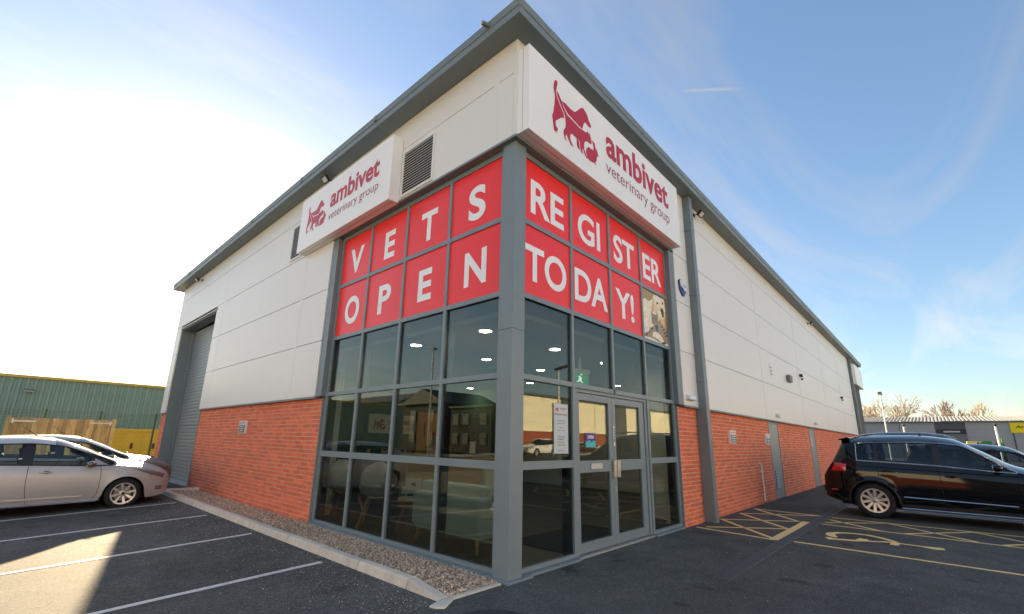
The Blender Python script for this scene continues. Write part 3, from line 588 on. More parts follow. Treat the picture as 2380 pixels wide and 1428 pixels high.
box('notice', 16.40, 16.50, -.039, -.0355, 1.42, 1.70, pale_plastic, B)
# ---- louvre vents
def vent(y0, y1, z0, z1):
    v_ = MB(); f_ = .035; v_.box(-D-.022, -D+.002, y0, y0+f_, z0, z1); v_.box(-D-.022, -D+.002, y1-f_, y1, z0, z1); v_.box(-D-.022, -D+.002, y0+f_, y1-f_, z0, z0+f_); v_.box(-D-.022, -D+.002, y0+f_, y1-f_, z1-f_, z1)
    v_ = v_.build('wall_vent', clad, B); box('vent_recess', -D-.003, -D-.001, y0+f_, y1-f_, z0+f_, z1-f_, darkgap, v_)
    n = int((z1-z0-2*f_)/.046)
    for q in range(n): z = z0+f_+q*(z1-z0-2*f_)/n; MB().prism([(-D-.003, y0+f_, z+.022), (-D-.021, y0+f_, z+.004), (-D-.021, y0+f_, z+.012), (-D-.003, y0+f_, z+.032)], (0, y1-y0-2*f_, 0)).build('blade', clad, v_)
vent(1.58, 2.42, 5.20, 6.04); vent(5.93, 6.72, 5.20, 6.04)
# ---- boxed downpipes
def casing(x0, x1, y0, mat=trim):
    c_ = box('downpipe_casing', x0, x1, y0, -D-.012 if False else -.045, 0, 6.652, mat, B, bevel=.004)
    for z in (2.62, 4.40, 5.85): box('casing_joint', x0-.022, x1+.004, y0-.004, -.10, z-.012, z+.012, mat, c_, bevel=.002)
casing(5.36, 5.53, -.25); casing(30.25, 30.45, -.25)
# ---- far glazed corner of the same unit
for x in (30.95, 31.9, 32.85, 33.8, 34.75): box('mullion', x-.03, x+.03, 0, .12, 0, 5.13, frame, B)
for z in (.08, 1.13, 2.13, 3.13, 4.13, 5.09): box('transom', 30.55, 34.8, .003, .10, z-.03, z+.03, frame, B)
for i in range(4):
    for z0, z1 in ((.11, 1.1), (1.16, 2.1), (2.16, 3.1), (3.16, 4.1), (4.16, 5.06)): box('pane', 30.98+.95*i, 31.87+.95*i, .03, .04, z0, z1, glass, B)
# ------------------------------------------------------------------ fascia signs
def sign_r():
    s = empty('fascia_sign', (2.24, -.2, 5.165), 0, 'long white fascia sign above REGISTER TODAY with red animal logo', 'sign')
    o = (2.24, -.2, 5.165); inv = lambda p: (p[0]-o[0], p[1]-o[1], p[2]-o[2])
    x0, x1, y0, z0, z1 = -.09, 4.575, -.30, 5.165, 6.45
    m = MB().box(x0, x1, y0, -.104, z0, z1); m.v = [inv(p) for p in m.v]; m.build('sign_box', sign_white, s, bevel=.006)
    for z in (5.40,): pass
    m = MB().box(x0-.001, x0+.002, -.20, -.196, z0+.01, z1-.01); m.v = [inv(p) for p in m.v]; m.build('box_seam', clad_back, s)
    m = MB().box(x0+.01, x1-.01, -.205, -.20, z0-.002, z0+.002); m.v = [inv(p) for p in m.v]; m.build('box_seam', clad_back, s)
    P = lambda u, v: inv((u, -.303, v))
    logo(MB(), P, .396, 1.553, 5.412, 6.27).build('animal_logo', sign_red, s)
    text(MB(), 'ambivet', P, 1.79, 4.09, 5.765, 6.30, .028).build('lettering', sign_red, s)
    text(MB(), 'veterinary group', P, 1.775, 4.09, 5.395, 5.665, -.004).build('lettering', sign_dark, s)
    return s
sign_r()
def sign_l():
    o = (-.2, 4.18, 5.125); s = empty('fascia_sign', o, 0, 'white fascia sign above VETS OPEN, beside the wall vents', 'sign')
    inv = lambda p: (p[0]-o[0], p[1]-o[1], p[2]-o[2])
    m = MB().box(-.30, -.104, 2.46, 5.90, 5.125, 6.325); m.v = [inv(p) for p in m.v]; m.build('sign_box', sign_white, s, bevel=.006)
    m = MB().box(-.205, -.20, 2.47, 5.89, 5.123, 5.127); m.v = [inv(p) for p in m.v]; m.build('box_seam', clad_back, s)
    P = lambda u, v: inv((-.303, u, v))
    logo(MB(), P, 5.545, 4.69, 5.44, 6.055).build('animal_logo', sign_red, s)
    text(MB(), 'ambivet', P, 4.56, 2.82, 5.70, 6.105, .028).build('lettering', sign_red, s)
    text(MB(), 'veterinary group', P, 4.57, 2.81, 5.385, 5.60, -.004).build('lettering', sign_dark, s)
sign_l()
# ------------------------------------------------------------------ wall fittings
lens = M('lamp_lens', S(215, 214, 204), .25)
def floodlight(pos, out, label, mount=0.16):
    """pos on the wall, out = outward unit vector"""
    o = Vector(out); sdv = Vector((0, 0, 1)).cross(o); f_ = empty('floodlight', pos, 0, label, 'floodlight', 'floodlights under the eaves')
    a = MB(); a.tube([(0, 0, 0), o*.07, o*.12+Vector((0, 0, -.03))], .014, 8); a.obox((0, 0, 0), o*.015, sdv*.05, Vector((0, 0, .05))); a.build('bracket', black_plastic, f_)
    d = (o*.75+Vector((0, 0, -.66))).normalized(); u = d.cross(sdv).normalized(); c = o*.20+Vector((0, 0, -.03))
    h = MB(); h.obox(c, d*.028, sdv*.12, u*.09); [h.obox(c-d*.04, d*.014, sdv*(.11-.0*k), u*.004) for k in range(1)]
    for k in range(5): h.obox(c-d*.045+sdv*(-.09+.045*k), d*.018, sdv*.004, u*.07)
    h.build('lamp_housing', black_plastic, f_)
    MB().obox(c+d*.029, d*.002, sdv*.095, u*.065).build('lens', lens, f_); f_.scale = (.78, .78, .78)
floodlight((6.02, -.105, 6.50), (0, -1, 0), 'black floodlight under the eaves next to the near downpipe casing')
floodlight((18.6, -.105, 6.48), (0, -1, 0), 'black floodlight under the eaves far along the long wall')
floodlight((-.105, 14.2, 6.50), (-1, 0, 0), 'black floodlight under the eaves above the roller shutter')
floodlight((-.105, 5.02, 6.56), (-1, 0, 0), 'floodlight peeping out above the left fascia sign')
ab = empty('alarm_box', (4.95, -.10, 4.45), 0, 'white and blue shield shaped alarm box beside the downpipe casing', 'alarm box')
shield = [(-.17, .12), (-.10, .17), (.12, .17), (.18, .12), (.16, -.05), (.05, -.17), (-.03, -.17), (-.14, -.05)]
MB().prism([(a, -.004, b) for a, b in shield], (0, -.028, 0)).build('base_cover', M('alarm_blue', S(30, 52, 140), .35), ab, bevel=.008)
MB().prism([(a, -.032, b) for a, b in [(-.15, .115), (-.09, .163), (.11, .163), (.172, .12), (.160, -.02), (.06, -.07), (-.02, -.03), (-.13, -.0)]], (0, -.022, 0)).build('front_cover', pale_plastic, ab, bevel=.008)
MB().box(-.03, .12, -.0555, -.0545, .045, .060).build('blue_mark', M('alarm_print', S(80, 130, 190), .4), ab); MB().box(.02, .13, -.0555, -.0545, .015, .028).build('blue_mark', M('alarm_print', S(80, 130, 190), .4), ab)
em_m = M('diffuser', S(228, 234, 236), .2)
for k, (x, lab) in enumerate(((4.93, 'small clear emergency light low on the narrow cladding strip by the entrance'), (11.45, 'small clear emergency light above the louvred side door'), (17.15, 'small clear emergency light above the far side door'))):
    e_ = empty('emergency_light', (x, -.10, 2.25), 0, lab, 'light', 'emergency lights over the doors')
    MB().box(-.16, .16, -.022, -.002, -.055, .055).build('backplate', pale_plastic, e_, bevel=.006); MB().box(-.145, .145, -.085, -.023, -.045, .04).build('diffuser', em_m, e_, bevel=.018)
pl_white = M('plaque_white', S(232, 232, 230), .35); pl_dark = M('plaque_charcoal', S(52, 58, 62), .4)
def plaque(o, right, label):
    """small parking plaque: logo above, white lines on charcoal below"""
    p_ = empty('wall_plaque', o, 0, label, 'sign', 'small plaques on the brickwork')
    P = (lambda a, d, z: (a, -d, z)) if right else (lambda a, d, z: (-d, -a, z))
    def bx(a0, a1, d0, d1, z0, z1, n_, mt):
        A, C = P(a0, d0, z0), P(a1, d1, z1); return MB().box(A[0], C[0], A[1], C[1], A[2], C[2]).build(n_, mt, p_)
    bx(-.20, .20, .0, .045, -.145, .145, 'panel', pl_white); bx(-.165, .185, .045, .047, -.135, .045, 'dark_panel', pl_dark)
    for k, wd in enumerate((.9, 1.0, .8, .95)):
        bx(.01-.14*wd, .01+.14*wd, .047, .0485, .008-.042*k, .026-.042*k, 'text_line', pl_white)
    logo(MB(), lambda u, v: P(u, .0465, v), -.15, -.06, .065, .125).build('animal_logo', sign_red, p_)
    text(MB(), 'ambivet', lambda u, v: P(u, .0465, v), -.03, .15, .085, .125, .03).build('lettering', sign_red, p_)
plaque((7.35, -.042, 1.57), True, 'small white and charcoal plaque on the brick right of the downpipe casing')
plaque((10.28, -.042, 1.565), True, 'small white and charcoal plaque beside the louvred side door')
plaque((-.042, 8.18, 1.58), False, 'small white and charcoal plaque on the brick under the left cladding')
al = empty('siren_box', (13.45, -.10, 3.55), 0, 'small grey siren box on the cladding between the side doors', 'alarm box'); MB().box(-.17, .17, -.12, 0, -.12, .12).build('casing', grey_plastic, al, bevel=.03)
def cctv(x, z, lab):
    c_ = empty('security_camera', (x, -.10, z), 0, lab, 'camera', 'cameras on the long wall')
    MB().box(-.06, .06, -.10, 0, .02, .12).build('mount', black_plastic, c_, bevel=.01); m = MB(); m.lathe([(.001, -.02), (.05, -.015), (.055, .02), (.05, .03)], (0, -.07, -.03), k=12); m.build('dome_base', pale_plastic, c_, smooth=True); MB().ball((0, -.07, -.06), .04, 10).build('dome', black_plastic, c_, smooth=True)
cctv(15.48, 3.82, 'black dome camera high on the cladding between the two side doors'); cctv(25.15, 3.80, 'black dome camera at the far end of the long wall')
fs = empty('wall_notice', (11.38, -.102, 3.56), 0, 'small white notice with red marks on the cladding above the louvred door', 'sign')
MB().box(-.12, .12, -.006, 0, -.20, .20).build('panel', pl_white, fs)
for z in (.10, 0, -.10): MB().box(-.06, .06, -.008, -.0062, z-.028, z+.028).build('mark', sign_dark, fs)
# overflow pipe low on the brick wall
pp = empty('overflow_pipe', (9.33, -.04, 0), 0, 'thin white overflow pipe running down the brick to the ground', 'pipe')
m = MB(); m.tube([(-.03, .0, .955), (-.03, -.045, .955), (0, -.05, .94), (0, -.05, .06)], .0165, 10); m.build('pipe_run', M('pipe_white', S(236, 232, 226), .4), pp, smooth=True)
for z in (.22, .76): MB().box(-.03, .03, -.05, .004, z-.012, z+.012).build('clip', pale_plastic, pp)
# sign box at the far glazed end
fe = empty('fascia_sign', (33.2, -.15, 5.15), 0, 'white sign box at the far end of the long wall above the far glazing', 'sign'); MB().box(-1.9, 1.68, -.16, .045, .02, 1.3).build('sign_box', sign_white, fe)

# ------------------------------------------------------------------ interior
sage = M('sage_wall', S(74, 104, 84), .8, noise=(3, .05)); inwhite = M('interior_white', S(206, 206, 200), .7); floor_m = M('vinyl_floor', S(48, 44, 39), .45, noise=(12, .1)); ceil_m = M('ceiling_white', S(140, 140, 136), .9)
oak = M('oak', S(196, 146, 84), .5, noise=(8, .15), stretch=(1, 1, .12)); oak_d = M('oak_door', S(206, 142, 62), .45, noise=(9, .12), stretch=(6, 6, .3))
tag(box('interior_floor', .14, 9.0, .14, 8.2, -.02, .018, floor_m), 'brown vinyl floor inside the reception', 'floor', kind='structure')
tag(box('ceiling', .14, 9.0, .14, 8.2, 2.90, 2.96, ceil_m), 'white suspended ceiling inside the reception', 'ceiling', kind='structure')
tag(box('interior_wall_back', .24, 9.0, 8.0, 8.1, .018, 2.9, sage), 'sage green wall at the back of the reception', 'wall', kind='structure')
tag(box('interior_wall_side', 8.9, 9.0, .24, 8.0, .018, 2.9, inwhite), 'pale wall at the far side of the reception', 'wall', kind='structure')
tag(box('interior_wall_left', .24, .34, 4.72, 8.0, .018, 2.9, inwhite), 'pale inner face of the left wall', 'wall', kind='structure')
tag(box('interior_wall_front', 4.6, 8.9, .24, .34, .018, 2.9, inwhite), 'pale inner face of the front wall', 'wall', kind='structure')
tag(box('interior_partition', 5.9, 6.0, 5.6, 8.0, .018, 2.9, sage), 'sage green partition beside the oak door', 'wall', kind='structure')
warm = M('downlight_glow', (1, .9, .7), .4, emit=((1, .86, .66), 30))
dl_ring = M('downlight_ring', S(230, 228, 220), .4)
names = {(.59, 1.05): 'behind the pane under the letter N', (.59, 2.68): 'behind the pane under the letters P and E', (2.25, 1.06): 'behind the pane under TO', (2.25, 2.70): 'second behind the corner post', (3.915, 1.10): 'behind the pane under DA', (3.915, 2.70): 'over the middle of the room', (5.57, 1.04): 'behind the pane under Y!', (5.57, 2.75): 'seen above the entrance doors', (5.53, 4.35): 'deep in the room', (7.3, 2.74): 'farthest seen above the entrance doors', (5.5, 6.67): 'by the partition'}
for (x, y), d_ in names.items():
    t_ = empty('downlight', (x, y, 2.9), 0, 'round lit ceiling downlight '+d_, 'light', 'ceiling downlights')
    MB().lathe([(.085, 0), (.105, -.004), (.11, -.001), (.11, .001)], (0, 0, 0), k=20).build('ring', dl_ring, t_); MB().lathe([(.0005, -.002), (.085, -.002)], (0, 0, 0), k=20).build('diffuser', warm, t_)
# oak door and wall sign at the back
od = empty('oak_door', (5.1, 7.99, .018), 0, 'lit oak door with a round sign in the green back wall', 'door')
MB().box(-.45, .45, -.045, 0, 0, 2.1).build('leaf', oak_d, od); MB().box(-.50, -.452, -.06, 0, 0, 2.16).build('jamb', oak, od); MB().box(.452, .50, -.06, 0, 0, 2.16).build('jamb', oak, od); MB().box(-.452, .452, -.06, 0, 2.102, 2.16).build('head', oak, od)
MB().lathe([(.001, 0), (.06, 0)], (.12, -.047, 1.55), axis='y', k=16).build('round_sign', sign_dark, od); MB().box(-.25, -.21, -.052, -.046, 1.45, 1.85).build('vision_slot', darkgap, od)
ws = empty('wall_sign', (3.72, 7.98, 1.79), 0, 'white rounded reception sign with red animal logo on the green wall', 'sign')
MB().prism([(a, 0, b) for a, b in [(-.74, -.22), (-.70, -.26), (.70, -.26), (.74, -.22), (.74, .22), (.70, .26), (-.70, .26), (-.74, .22)]], (0, -.03, 0)).build('panel', sign_white, ws)
P = lambda u, v: (u, -.032, v)
logo(MB(), P, -.58, -.20, -.16, .15).build('animal_logo', sign_red, ws); text(MB(), 'ambivet', P, -.10, .60, -.02, .15, .03).build('lettering', sign_dark, ws); text(MB(), 'veterinary group', P, -.12, .60, -.17, -.07, 0).build('lettering', sign_dark, ws)
sw = empty('switch_panel', (3.55, 7.985, 1.05), 0, 'small pale control panel on the green wall under the reception sign', 'panel'); MB().box(-.10, .10, -.03, 0, -.08, .08).build('casing', pale_plastic, sw); MB().box(-.07, .07, -.034, -.031, .02, .06).build('display', darkgap, sw)
sk = empty('socket_panel', (4.35, 7.985, 1.05), 0, 'dark twin socket panel on the green wall beside the oak door', 'panel'); MB().box(-.16, .16, -.02, 0, -.06, .06).build('plate', darkgap, sk)
MB().lathe([(.001, 0), (.05, 0)], (-.10, -.023, 0), axis='y', k=14).build('dial', pale_plastic, sk)
for k in range(3): MB().box(.0+k*.05, .03+k*.05, -.024, -.021, -.02, .02).build('button', pale_plastic, sk)
# pier / white column panels
for k, (x0, x1, y0, y1, lab) in enumerate(((.36, .60, 4.98, 5.9, 'tall white panel standing inside by the end of the left glazing'), (4.9, 5.05, .42, .95, 'tall white panel standing inside by the pane next to the brick'))):
    c_ = empty('white_pier', ((x0+x1)/2, (y0+y1)/2, .018), 0, lab, 'panel'); MB().box(-(x1-x0)/2, (x1-x0)/2, -(y1-y0)/2, (y1-y0)/2, 0, 2.86).build('body', inwhite, c_, bevel=.01)
# reception counter, monitors
rc = empty('reception_counter', (5.0, 5.6, .018), 0, 'pale oak and white reception counter inside', 'counter')
MB().box(-2.6, .6, -.35, .35, .0, .98).build('front_panel', M('counter_oak', S(178, 146, 104), .55, noise=(5, .12)), rc); MB().box(-2.68, .66, -.42, .40, .98, 1.03).build('worktop', inwhite, rc, bevel=.006); MB().box(-.3, .6, -.50, -.36, 0, .74).build('low_front', inwhite, rc)
for k, (x, y, rz, lab) in enumerate(((4.15, 5.45, .5, 'black monitor on the reception counter by the seated dark haired person'), (4.75, 5.5, -.2, 'black monitor at the far end of the reception counter'))):
    mo = empty('monitor', (x, y, 1.049), rz, lab, 'monitor'); MB().box(-.26, .26, -.02, .02, .10, .44).build('screen', black_plastic, mo, bevel=.006); MB().box(-.03, .03, -.01, .05, .01, .12).build('stand', black_plastic, mo); MB().box(-.12, .12, -.08, .10, 0, .012).build('base', black_plastic, mo)
lh = empty('notice_holder', (4.45, 5.35, 1.049), .1, 'white paper notice standing on the reception counter', 'notice'); MB().box(-.11, .11, -.006, .006, .01, .31).build('sheet', inwhite, lh); MB().box(-.12, .12, -.05, .05, 0, .012).build('foot', darkgap, lh)
bx_ = empty('counter_box', (3.2, 5.40, 1.049), 0, 'pale wooden box on the reception counter', 'box'); MB().box(-.18, .18, -.12, .12, 0, .16).build('box_body', M('counter_oak', S(178, 146, 104), .55), bx_)
# waiting chairs: moulded shell on splayed oak legs
shell_m = M('chair_shell', S(196, 204, 208), .6); 
def chair(x, y, rz, lab):
    c_ = empty('waiting_chair', (x, y, .018), rz, lab, 'chair', 'waiting chairs behind the left glazing')
    m = MB(); rows = []
    for i in range(11):
        t = i/10
        if t < .45: yy, zz_ = -.22+.42*t/.45, .44-.02*math.sin(t/.45*3.1)
        else: u_ = (t-.45)/.55; yy, zz_ = .20+.10*u_+.03*math.sin(u_*3.1), .44+.46*u_
        wd = .24*(1-.12*abs(2*t-1)**2) if t < .82 else .24*(1-.12*abs(2*t-1)**2)*math.sqrt(max(0.06, 1-((t-.82)/.185)**2))
        rows.append([(wd*(j/4-1), yy-(.05*(j/4-1)**2 if t > .45 else 0), zz_+(.05*(j/4-1)**2 if t < .45 else .0)) for j in range(9)])
    fr_ = [p for r_ in rows for p in r_]; bk = [(p[0], p[1]+(.02 if i//9 > 4 else 0), p[2]-(.02 if i//9 <= 4 else 0)) for i, p in enumerate(fr_)]; n = len(fr_)
    fs_ = [(i*9+j, i*9+j+1, (i+1)*9+j+1, (i+1)*9+j) for i in range(10) for j in range(8)]
    bd = [j for j in range(9)]+[i*9+8 for i in range(1, 11)]+[90+j for j in range(7, -1, -1)]+[i*9 for i in range(9, 0, -1)]
    m.add(fr_+bk, fs_+[tuple(n+k for k in reversed(f)) for f in fs_]+[(bd[i], n+bd[i], n+bd[(i+1) % len(bd)], bd[(i+1) % len(bd)]) for i in range(len(bd))]); m.build('shell', shell_m, c_, smooth=True)
    for sx in (-1, 1):
        for sy in (-1, 1): MB().tube([(sx*.13, sy*.11, .41), (sx*.25, sy*.25, 0)], [.021, .014], 8).build('leg', oak, c_, smooth=True)
    MB().box(-.15, .15, -.13, .13, .395, .415).build('seat_frame', steel, c_); c_.scale = (1.12, 1.12, 1.12)
chair(.60, 3.42, R(140), 'grey shell chair with splayed oak legs, nearer the corner of the two'); chair(.60, 4.50, R(130), 'grey shell chair with splayed oak legs, nearer the brick wall of the two')
st = empty('side_table', (.62, 2.52, .018), 0, 'small round oak side table between chair and sofa', 'table')
MB().lathe([(.001, .48), (.27, .48), (.275, .485), (.275, .505), (.27, .51), (.001, .51)], (0, 0, 0), k=24).build('tabletop', oak, st); MB().box(-.22, .22, -.02, .02, .42, .475).build('apron', oak, st)
for a in (.3, 2.4, 4.5): MB().tube([(.10*math.cos(a), .10*math.sin(a), .47), (.25*math.cos(a), .25*math.sin(a), 0)], [.022, .015], 8).build('leg', oak, st, smooth=True)
grn = M('leaflet_green', S(40, 120, 70), .5)
for k, (x, y, w_, h_, g_, lab) in enumerate(((.56, 2.62, .075, .21, 1, 'green and white leaflet holder on the side table'), (.50, 2.38, .11, .30, 0, 'white notice holder on the side table'))):
    l_ = empty('leaflet_holder', (x, y, .529), R(42), lab, 'leaflet holder'); MB().box(-.006, .006, -w_, w_, .01, h_).build('sheet', inwhite, l_); MB().box(-.05, .05, -w_, w_, 0, .01).build('foot', pale_plastic, l_)
    if g_: MB().box(-.009, -.0065, -w_, w_, h_-.04, h_).build('band', grn, l_); MB().box(-.009, -.0065, -w_, w_, .02, .06).build('band', grn, l_)
    else: MB().box(-.009, -.0065, -w_*.8, w_*.8, .05, .085).build('band', darkgap, l_); logo(MB(), lambda u, v: (-.009, -u, v), -.03, .05, h_-.11, h_-.05).build('animal_logo', darkgap, l_)
# sofa with its back to the left glazing
sof = empty('sofa', (.88, 1.55, .018), 0, 'mint green two seat sofa with its back to the left glazing', 'sofa'); mint = M('mint_fabric', S(204, 218, 206), .85, noise=(30, .05))
MB().box(-.42, .40, -.64, .72, .17, .40).build('base', mint, sof, bevel=.03); MB().box(-.45, -.24, -.66, .74, .20, .66).build('backrest', mint, sof, bevel=.04)
for y0, y1 in ((-.62, .03), (.05, .70)): MB().box(-.25, .42, y0, y1, .402, .50).build('seat_cushion', mint, sof, bevel=.03); MB().box(-.33, -.16, y0, y1, .52, .80).build('back_cushion', mint, sof, bevel=.04)
for sx in (-.36, .33):
    for sy in (-.54, .62): MB().tube([(sx, sy, .18), (sx*1.12, sy*1.1, 0)], [.024, .016], 8).build('leg', oak, sof, smooth=True)
tag(box('door_mat', 1.35, 3.3, .30, 1.24, .019, .030, M('mat_black', (.006, .006, .007), .95)), 'black entrance mat inside the doors', 'mat')
ex = empty('exit_sign', (3.05, 1.1, 2.5), R(-20), 'green running man exit sign hanging inside over the entrance', 'sign')
MB().box(-.17, .17, -.012, .012, -.10, .10).build('panel', M('exit_green', S(20, 130, 70), .4, emit=(S(20, 140, 80), .25)), ex); MB().box(-.19, .19, -.03, .03, .10, .17).build('housing', pale_plastic, ex); MB().box(-.02, .02, -.01, .01, .17, .40).build('hanger', pale_plastic, ex)
run = MB()
for pts in ([(-.06, .03), (-.02, .05), (.03, .01), (.01, -.03), (.05, -.07), (.03, -.08), (-.02, -.04), (-.06, -.07), (-.08, -.06), (-.04, -.02), (-.03, .02)], [(.0, .06), (.03, .06), (.03, .085), (.0, .085)]): flat_poly(run, lambda u, v: (u, -.0135, v), pts)
run.build('running_figure', M('exit_white', S(235, 245, 238), .4, emit=((1, 1, 1), .4)), ex)
# posters on the glass by the doors
hp = empty('opening_hours_sheet', (.985, .0275, 1.56), 0, 'tall white opening hours sheet on the glass left of the doors', 'notice')
MB().box(-.15, .15, -.001, .001, -.305, .305).build('sheet', M('hours_paper', S(205, 214, 214), .5), hp); P = lambda u, v: (u, -.0025, v)
logo(MB(), P, -.12, -.05, .21, .26).build('animal_logo', sign_red, hp)
for body, v, h_, mt in (('ambivet', .235, .03, sign_red), ('OPENING HOURS', .16, .024, sign_dark), ('Monday - Friday', .085, .02, pl_dark), ('8.30am - 6.30pm', .05, .02, pl_dark), ('Saturday', .0, .02, pl_dark), ('8.30am - 1.00pm', -.035, .02, pl_dark), ('Out of hours', -.11, .02, pl_dark), ('emergency', -.145, .02, pl_dark), ('please telephone', -.18, .02, pl_dark), ('01773 717780', -.215, .02, pl_dark), ('www.ambivet.com', -.275, .014, pl_dark)):
    c0 = .045 if body == 'ambivet' else 0.0; text(MB(), body, P, c0-.1, c0+.1, v, v+h_, .01, fit=True).build('text_line', mt, hp)
os_ = empty('open_sticker', (1.705, .056, 1.425), 0, 'purple and teal OPEN sticker on the entrance door glass', 'sticker')
MB().box(-.12, .12, -.001, .001, -.02, .095).build('purple_panel', M('sticker_purple', S(84, 52, 140), .5), os_); flat_poly(MB(), lambda u, v: (u, -.0015, v), [(-.125, -.095), (.125, -.095), (.125, -.02), (.07, .0), (.02, -.03), (-.04, .005), (-.09, -.025), (-.125, -.015)]).build('teal_panel', M('sticker_teal', S(70, 190, 196), .5), os_)
text(MB(), 'OPEN', lambda u, v: (u, -.002, v), -.075, .075, .02, .065, .03).build('lettering', white_film, os_)
# two staff behind the counter
def person(loc, rz, label, top_c, hair_c, skin_c, legs_c, hair_long, seated=False):
    p_ = empty('person', loc, rz, label, 'person')
    J = {'pel': (0, 0, .95, .115, .15), 'waist': (0, .0, 1.10, .10, .13), 'chest': (0, -.01, 1.30, .11, .165), 'neckb': (0, .0, 1.46, .06, .07), 'neck': (0, -.01, 1.52, .05, .05), 'head': (0, -.03, 1.62, .085, .075), 'crown': (0, -.02, 1.71, .06, .055),
         'shL': (-.17, 0, 1.42, .055, .055), 'elL': (-.24, .0, 1.15, .042, .042), 'wrL': (-.20, -.20, 1.06, .03, .03), 'haL': (-.18, -.29, 1.06, .035, .02), 'shR': (.17, 0, 1.42, .055, .055), 'elR': (.24, .0, 1.15, .042, .042), 'wrR': (.20, -.20, 1.06, .03, .03), 'haR': (.18, -.29, 1.06, .035, .02),
         'hipL': (-.09, 0, .90, .085, .085), 'knL': (-.10, -.01, .50, .06, .06), 'anL': (-.10, .02, .09, .042, .042), 'toL': (-.11, -.14, .04, .04, .03), 'hipR': (.09, 0, .90, .085, .085), 'knR': (.10, -.01, .50, .06, .06), 'anR': (.10, .02, .09, .042, .042), 'toR': (.11, -.14, .04, .04, .03)}
    ED = [('pel', 'waist'), ('waist', 'chest'), ('chest', 'neckb'), ('neckb', 'neck'), ('neck', 'head'), ('head', 'crown'), ('chest', 'shL'), ('shL', 'elL'), ('elL', 'wrL'), ('wrL', 'haL'), ('chest', 'shR'), ('shR', 'elR'), ('elR', 'wrR'), ('wrR', 'haR'), ('pel', 'hipL'), ('hipL', 'knL'), ('knL', 'anL'), ('anL', 'toL'), ('pel', 'hipR'), ('hipR', 'knR'), ('knR', 'anR'), ('anR', 'toR')]
    def skin(name, joints, grow, mat):
        ks = [k for k in J if k in joints]; ed = [(ks.index(a), ks.index(b)) for a, b in ED if a in ks and b in ks]
        me = bpy.data.meshes.new(name); me.from_pydata([J[k][:3] for k in ks], ed, []); o = bpy.data.objects.new(name, me); col.objects.link(o)
        sm = o.modifiers.new('skin', 'SKIN'); sm.use_smooth_shade = True
        for i, k in enumerate(ks): v = me.skin_vertices[0].data[i]; v.radius = (J[k][4]+grow, J[k][3]+grow) if k in ('pel', 'waist', 'chest') else (J[k][3]+grow, J[k][4]+grow); v.use_root = (k == ks[0])
        ss = o.modifiers.new('sub', 'SUBSURF'); ss.levels = 2; ss.render_levels = 2
        dg = bpy.context.evaluated_depsgraph_get(); m2 = bpy.data.meshes.new_from_object(o.evaluated_get(dg)); bpy.data.objects.remove(o)
        m2.materials.clear(); m2.materials.append(mat); ob = bpy.data.objects.new(name, m2); link(ob, p_); return ob
    skin('body', set(J), 0, M('skin_%d' % skin_c[0], S(*skin_c), .55)); skin('top', {'pel', 'waist', 'chest', 'neckb', 'shL', 'elL', 'wrL', 'shR', 'elR', 'wrR'}, .016, M('top_%d' % top_c[0], S(*top_c), .85)); skin('trousers', {'pel', 'hipL', 'knL', 'anL', 'hipR', 'knR', 'anR'}, .012, M('trouser_%d' % legs_c[0], S(*legs_c), .85))
    hm = MB()
    for i in range(26):
        a = i*2.4; t = i/26; hm.ball((.075*math.cos(a)*(1-.3*t), .02+.07*math.sin(a)*.9*(1-.2*t), 1.74-.20*t*(2.0 if hair_long else 1.0)*(1 if math.sin(a) > -.2 else .35)), (.05, .05, .06), 8)
    hm.build('hair', M('hair_%d' % hair_c[0], S(*hair_c), .6), p_, smooth=True)
    fm = MB(); fm.ball((-.028, -.108, 1.64), .010, 6); fm.ball((.028, -.108, 1.64), .010, 6); fm.build('eyes', darkgap, p_); nm = MB(); nm.ball((0, -.118, 1.615), (.012, .018, .02), 8); nm.build('nose', M('skin_%d' % skin_c[0], S(*skin_c), .55), p_, smooth=True); MB().box(-.022, .022, -.113, -.105, 1.575, 1.583).build('mouth', sign_dark, p_)
person((4.45, 6.65, .018), R(-30), 'person with light brown curly hair in a beige top in front of the oak door', (176, 160, 128), (120, 88, 56), (214, 170, 144), (50, 52, 60), False)
person((4.75, 6.05, .018), R(170), 'person with long dark hair and dark clothes behind the counter', (24, 26, 30), (22, 18, 18), (200, 160, 136), (28, 30, 36), True)
# ------------------------------------------------------------------ cars
def curve(pts):
    """smooth monotone-ish cubic through (x, y) knots"""
    X = [p[0] for p in pts]; Y = [p[1] for p in pts]; n = len(X)
    d = [(Y[i+1]-Y[i])/(X[i+1]-X[i]) for i in range(n-1)]
    t = [d[0]]+[0 if d[i-1]*d[i] <= 0 else 2*d[i-1]*d[i]/(d[i-1]+d[i]) for i in range(1, n-1)]+[d[-1]]
    def f(x):
        if x <= X[0]: return Y[0]
        if x >= X[-1]: return Y[-1]
        i = max(k for k in range(n-1) if X[k] <= x); h = X[i+1]-X[i]; s = (x-X[i])/h
        return Y[i]*(1+2*s)*(1-s)**2+t[i]*h*s*(1-s)**2+Y[i+1]*s*s*(3-2*s)+t[i+1]*h*s*s*(s-1)
    return f
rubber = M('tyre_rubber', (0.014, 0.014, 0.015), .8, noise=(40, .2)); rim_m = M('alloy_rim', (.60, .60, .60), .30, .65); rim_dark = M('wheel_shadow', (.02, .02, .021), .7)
disc_m = M('brake_disc', (.25, .24, .23), .4, .8); chrome = M('chrome_trim', (.72, .73, .74), .12, 1.0); car_dark = M('car_underside', (.012, .012, .012), .9); seat_m = M('seat_cloth', (.035, .037, .042), .9); seam_m = M('panel_gap', (.008, .008, .008), .8)
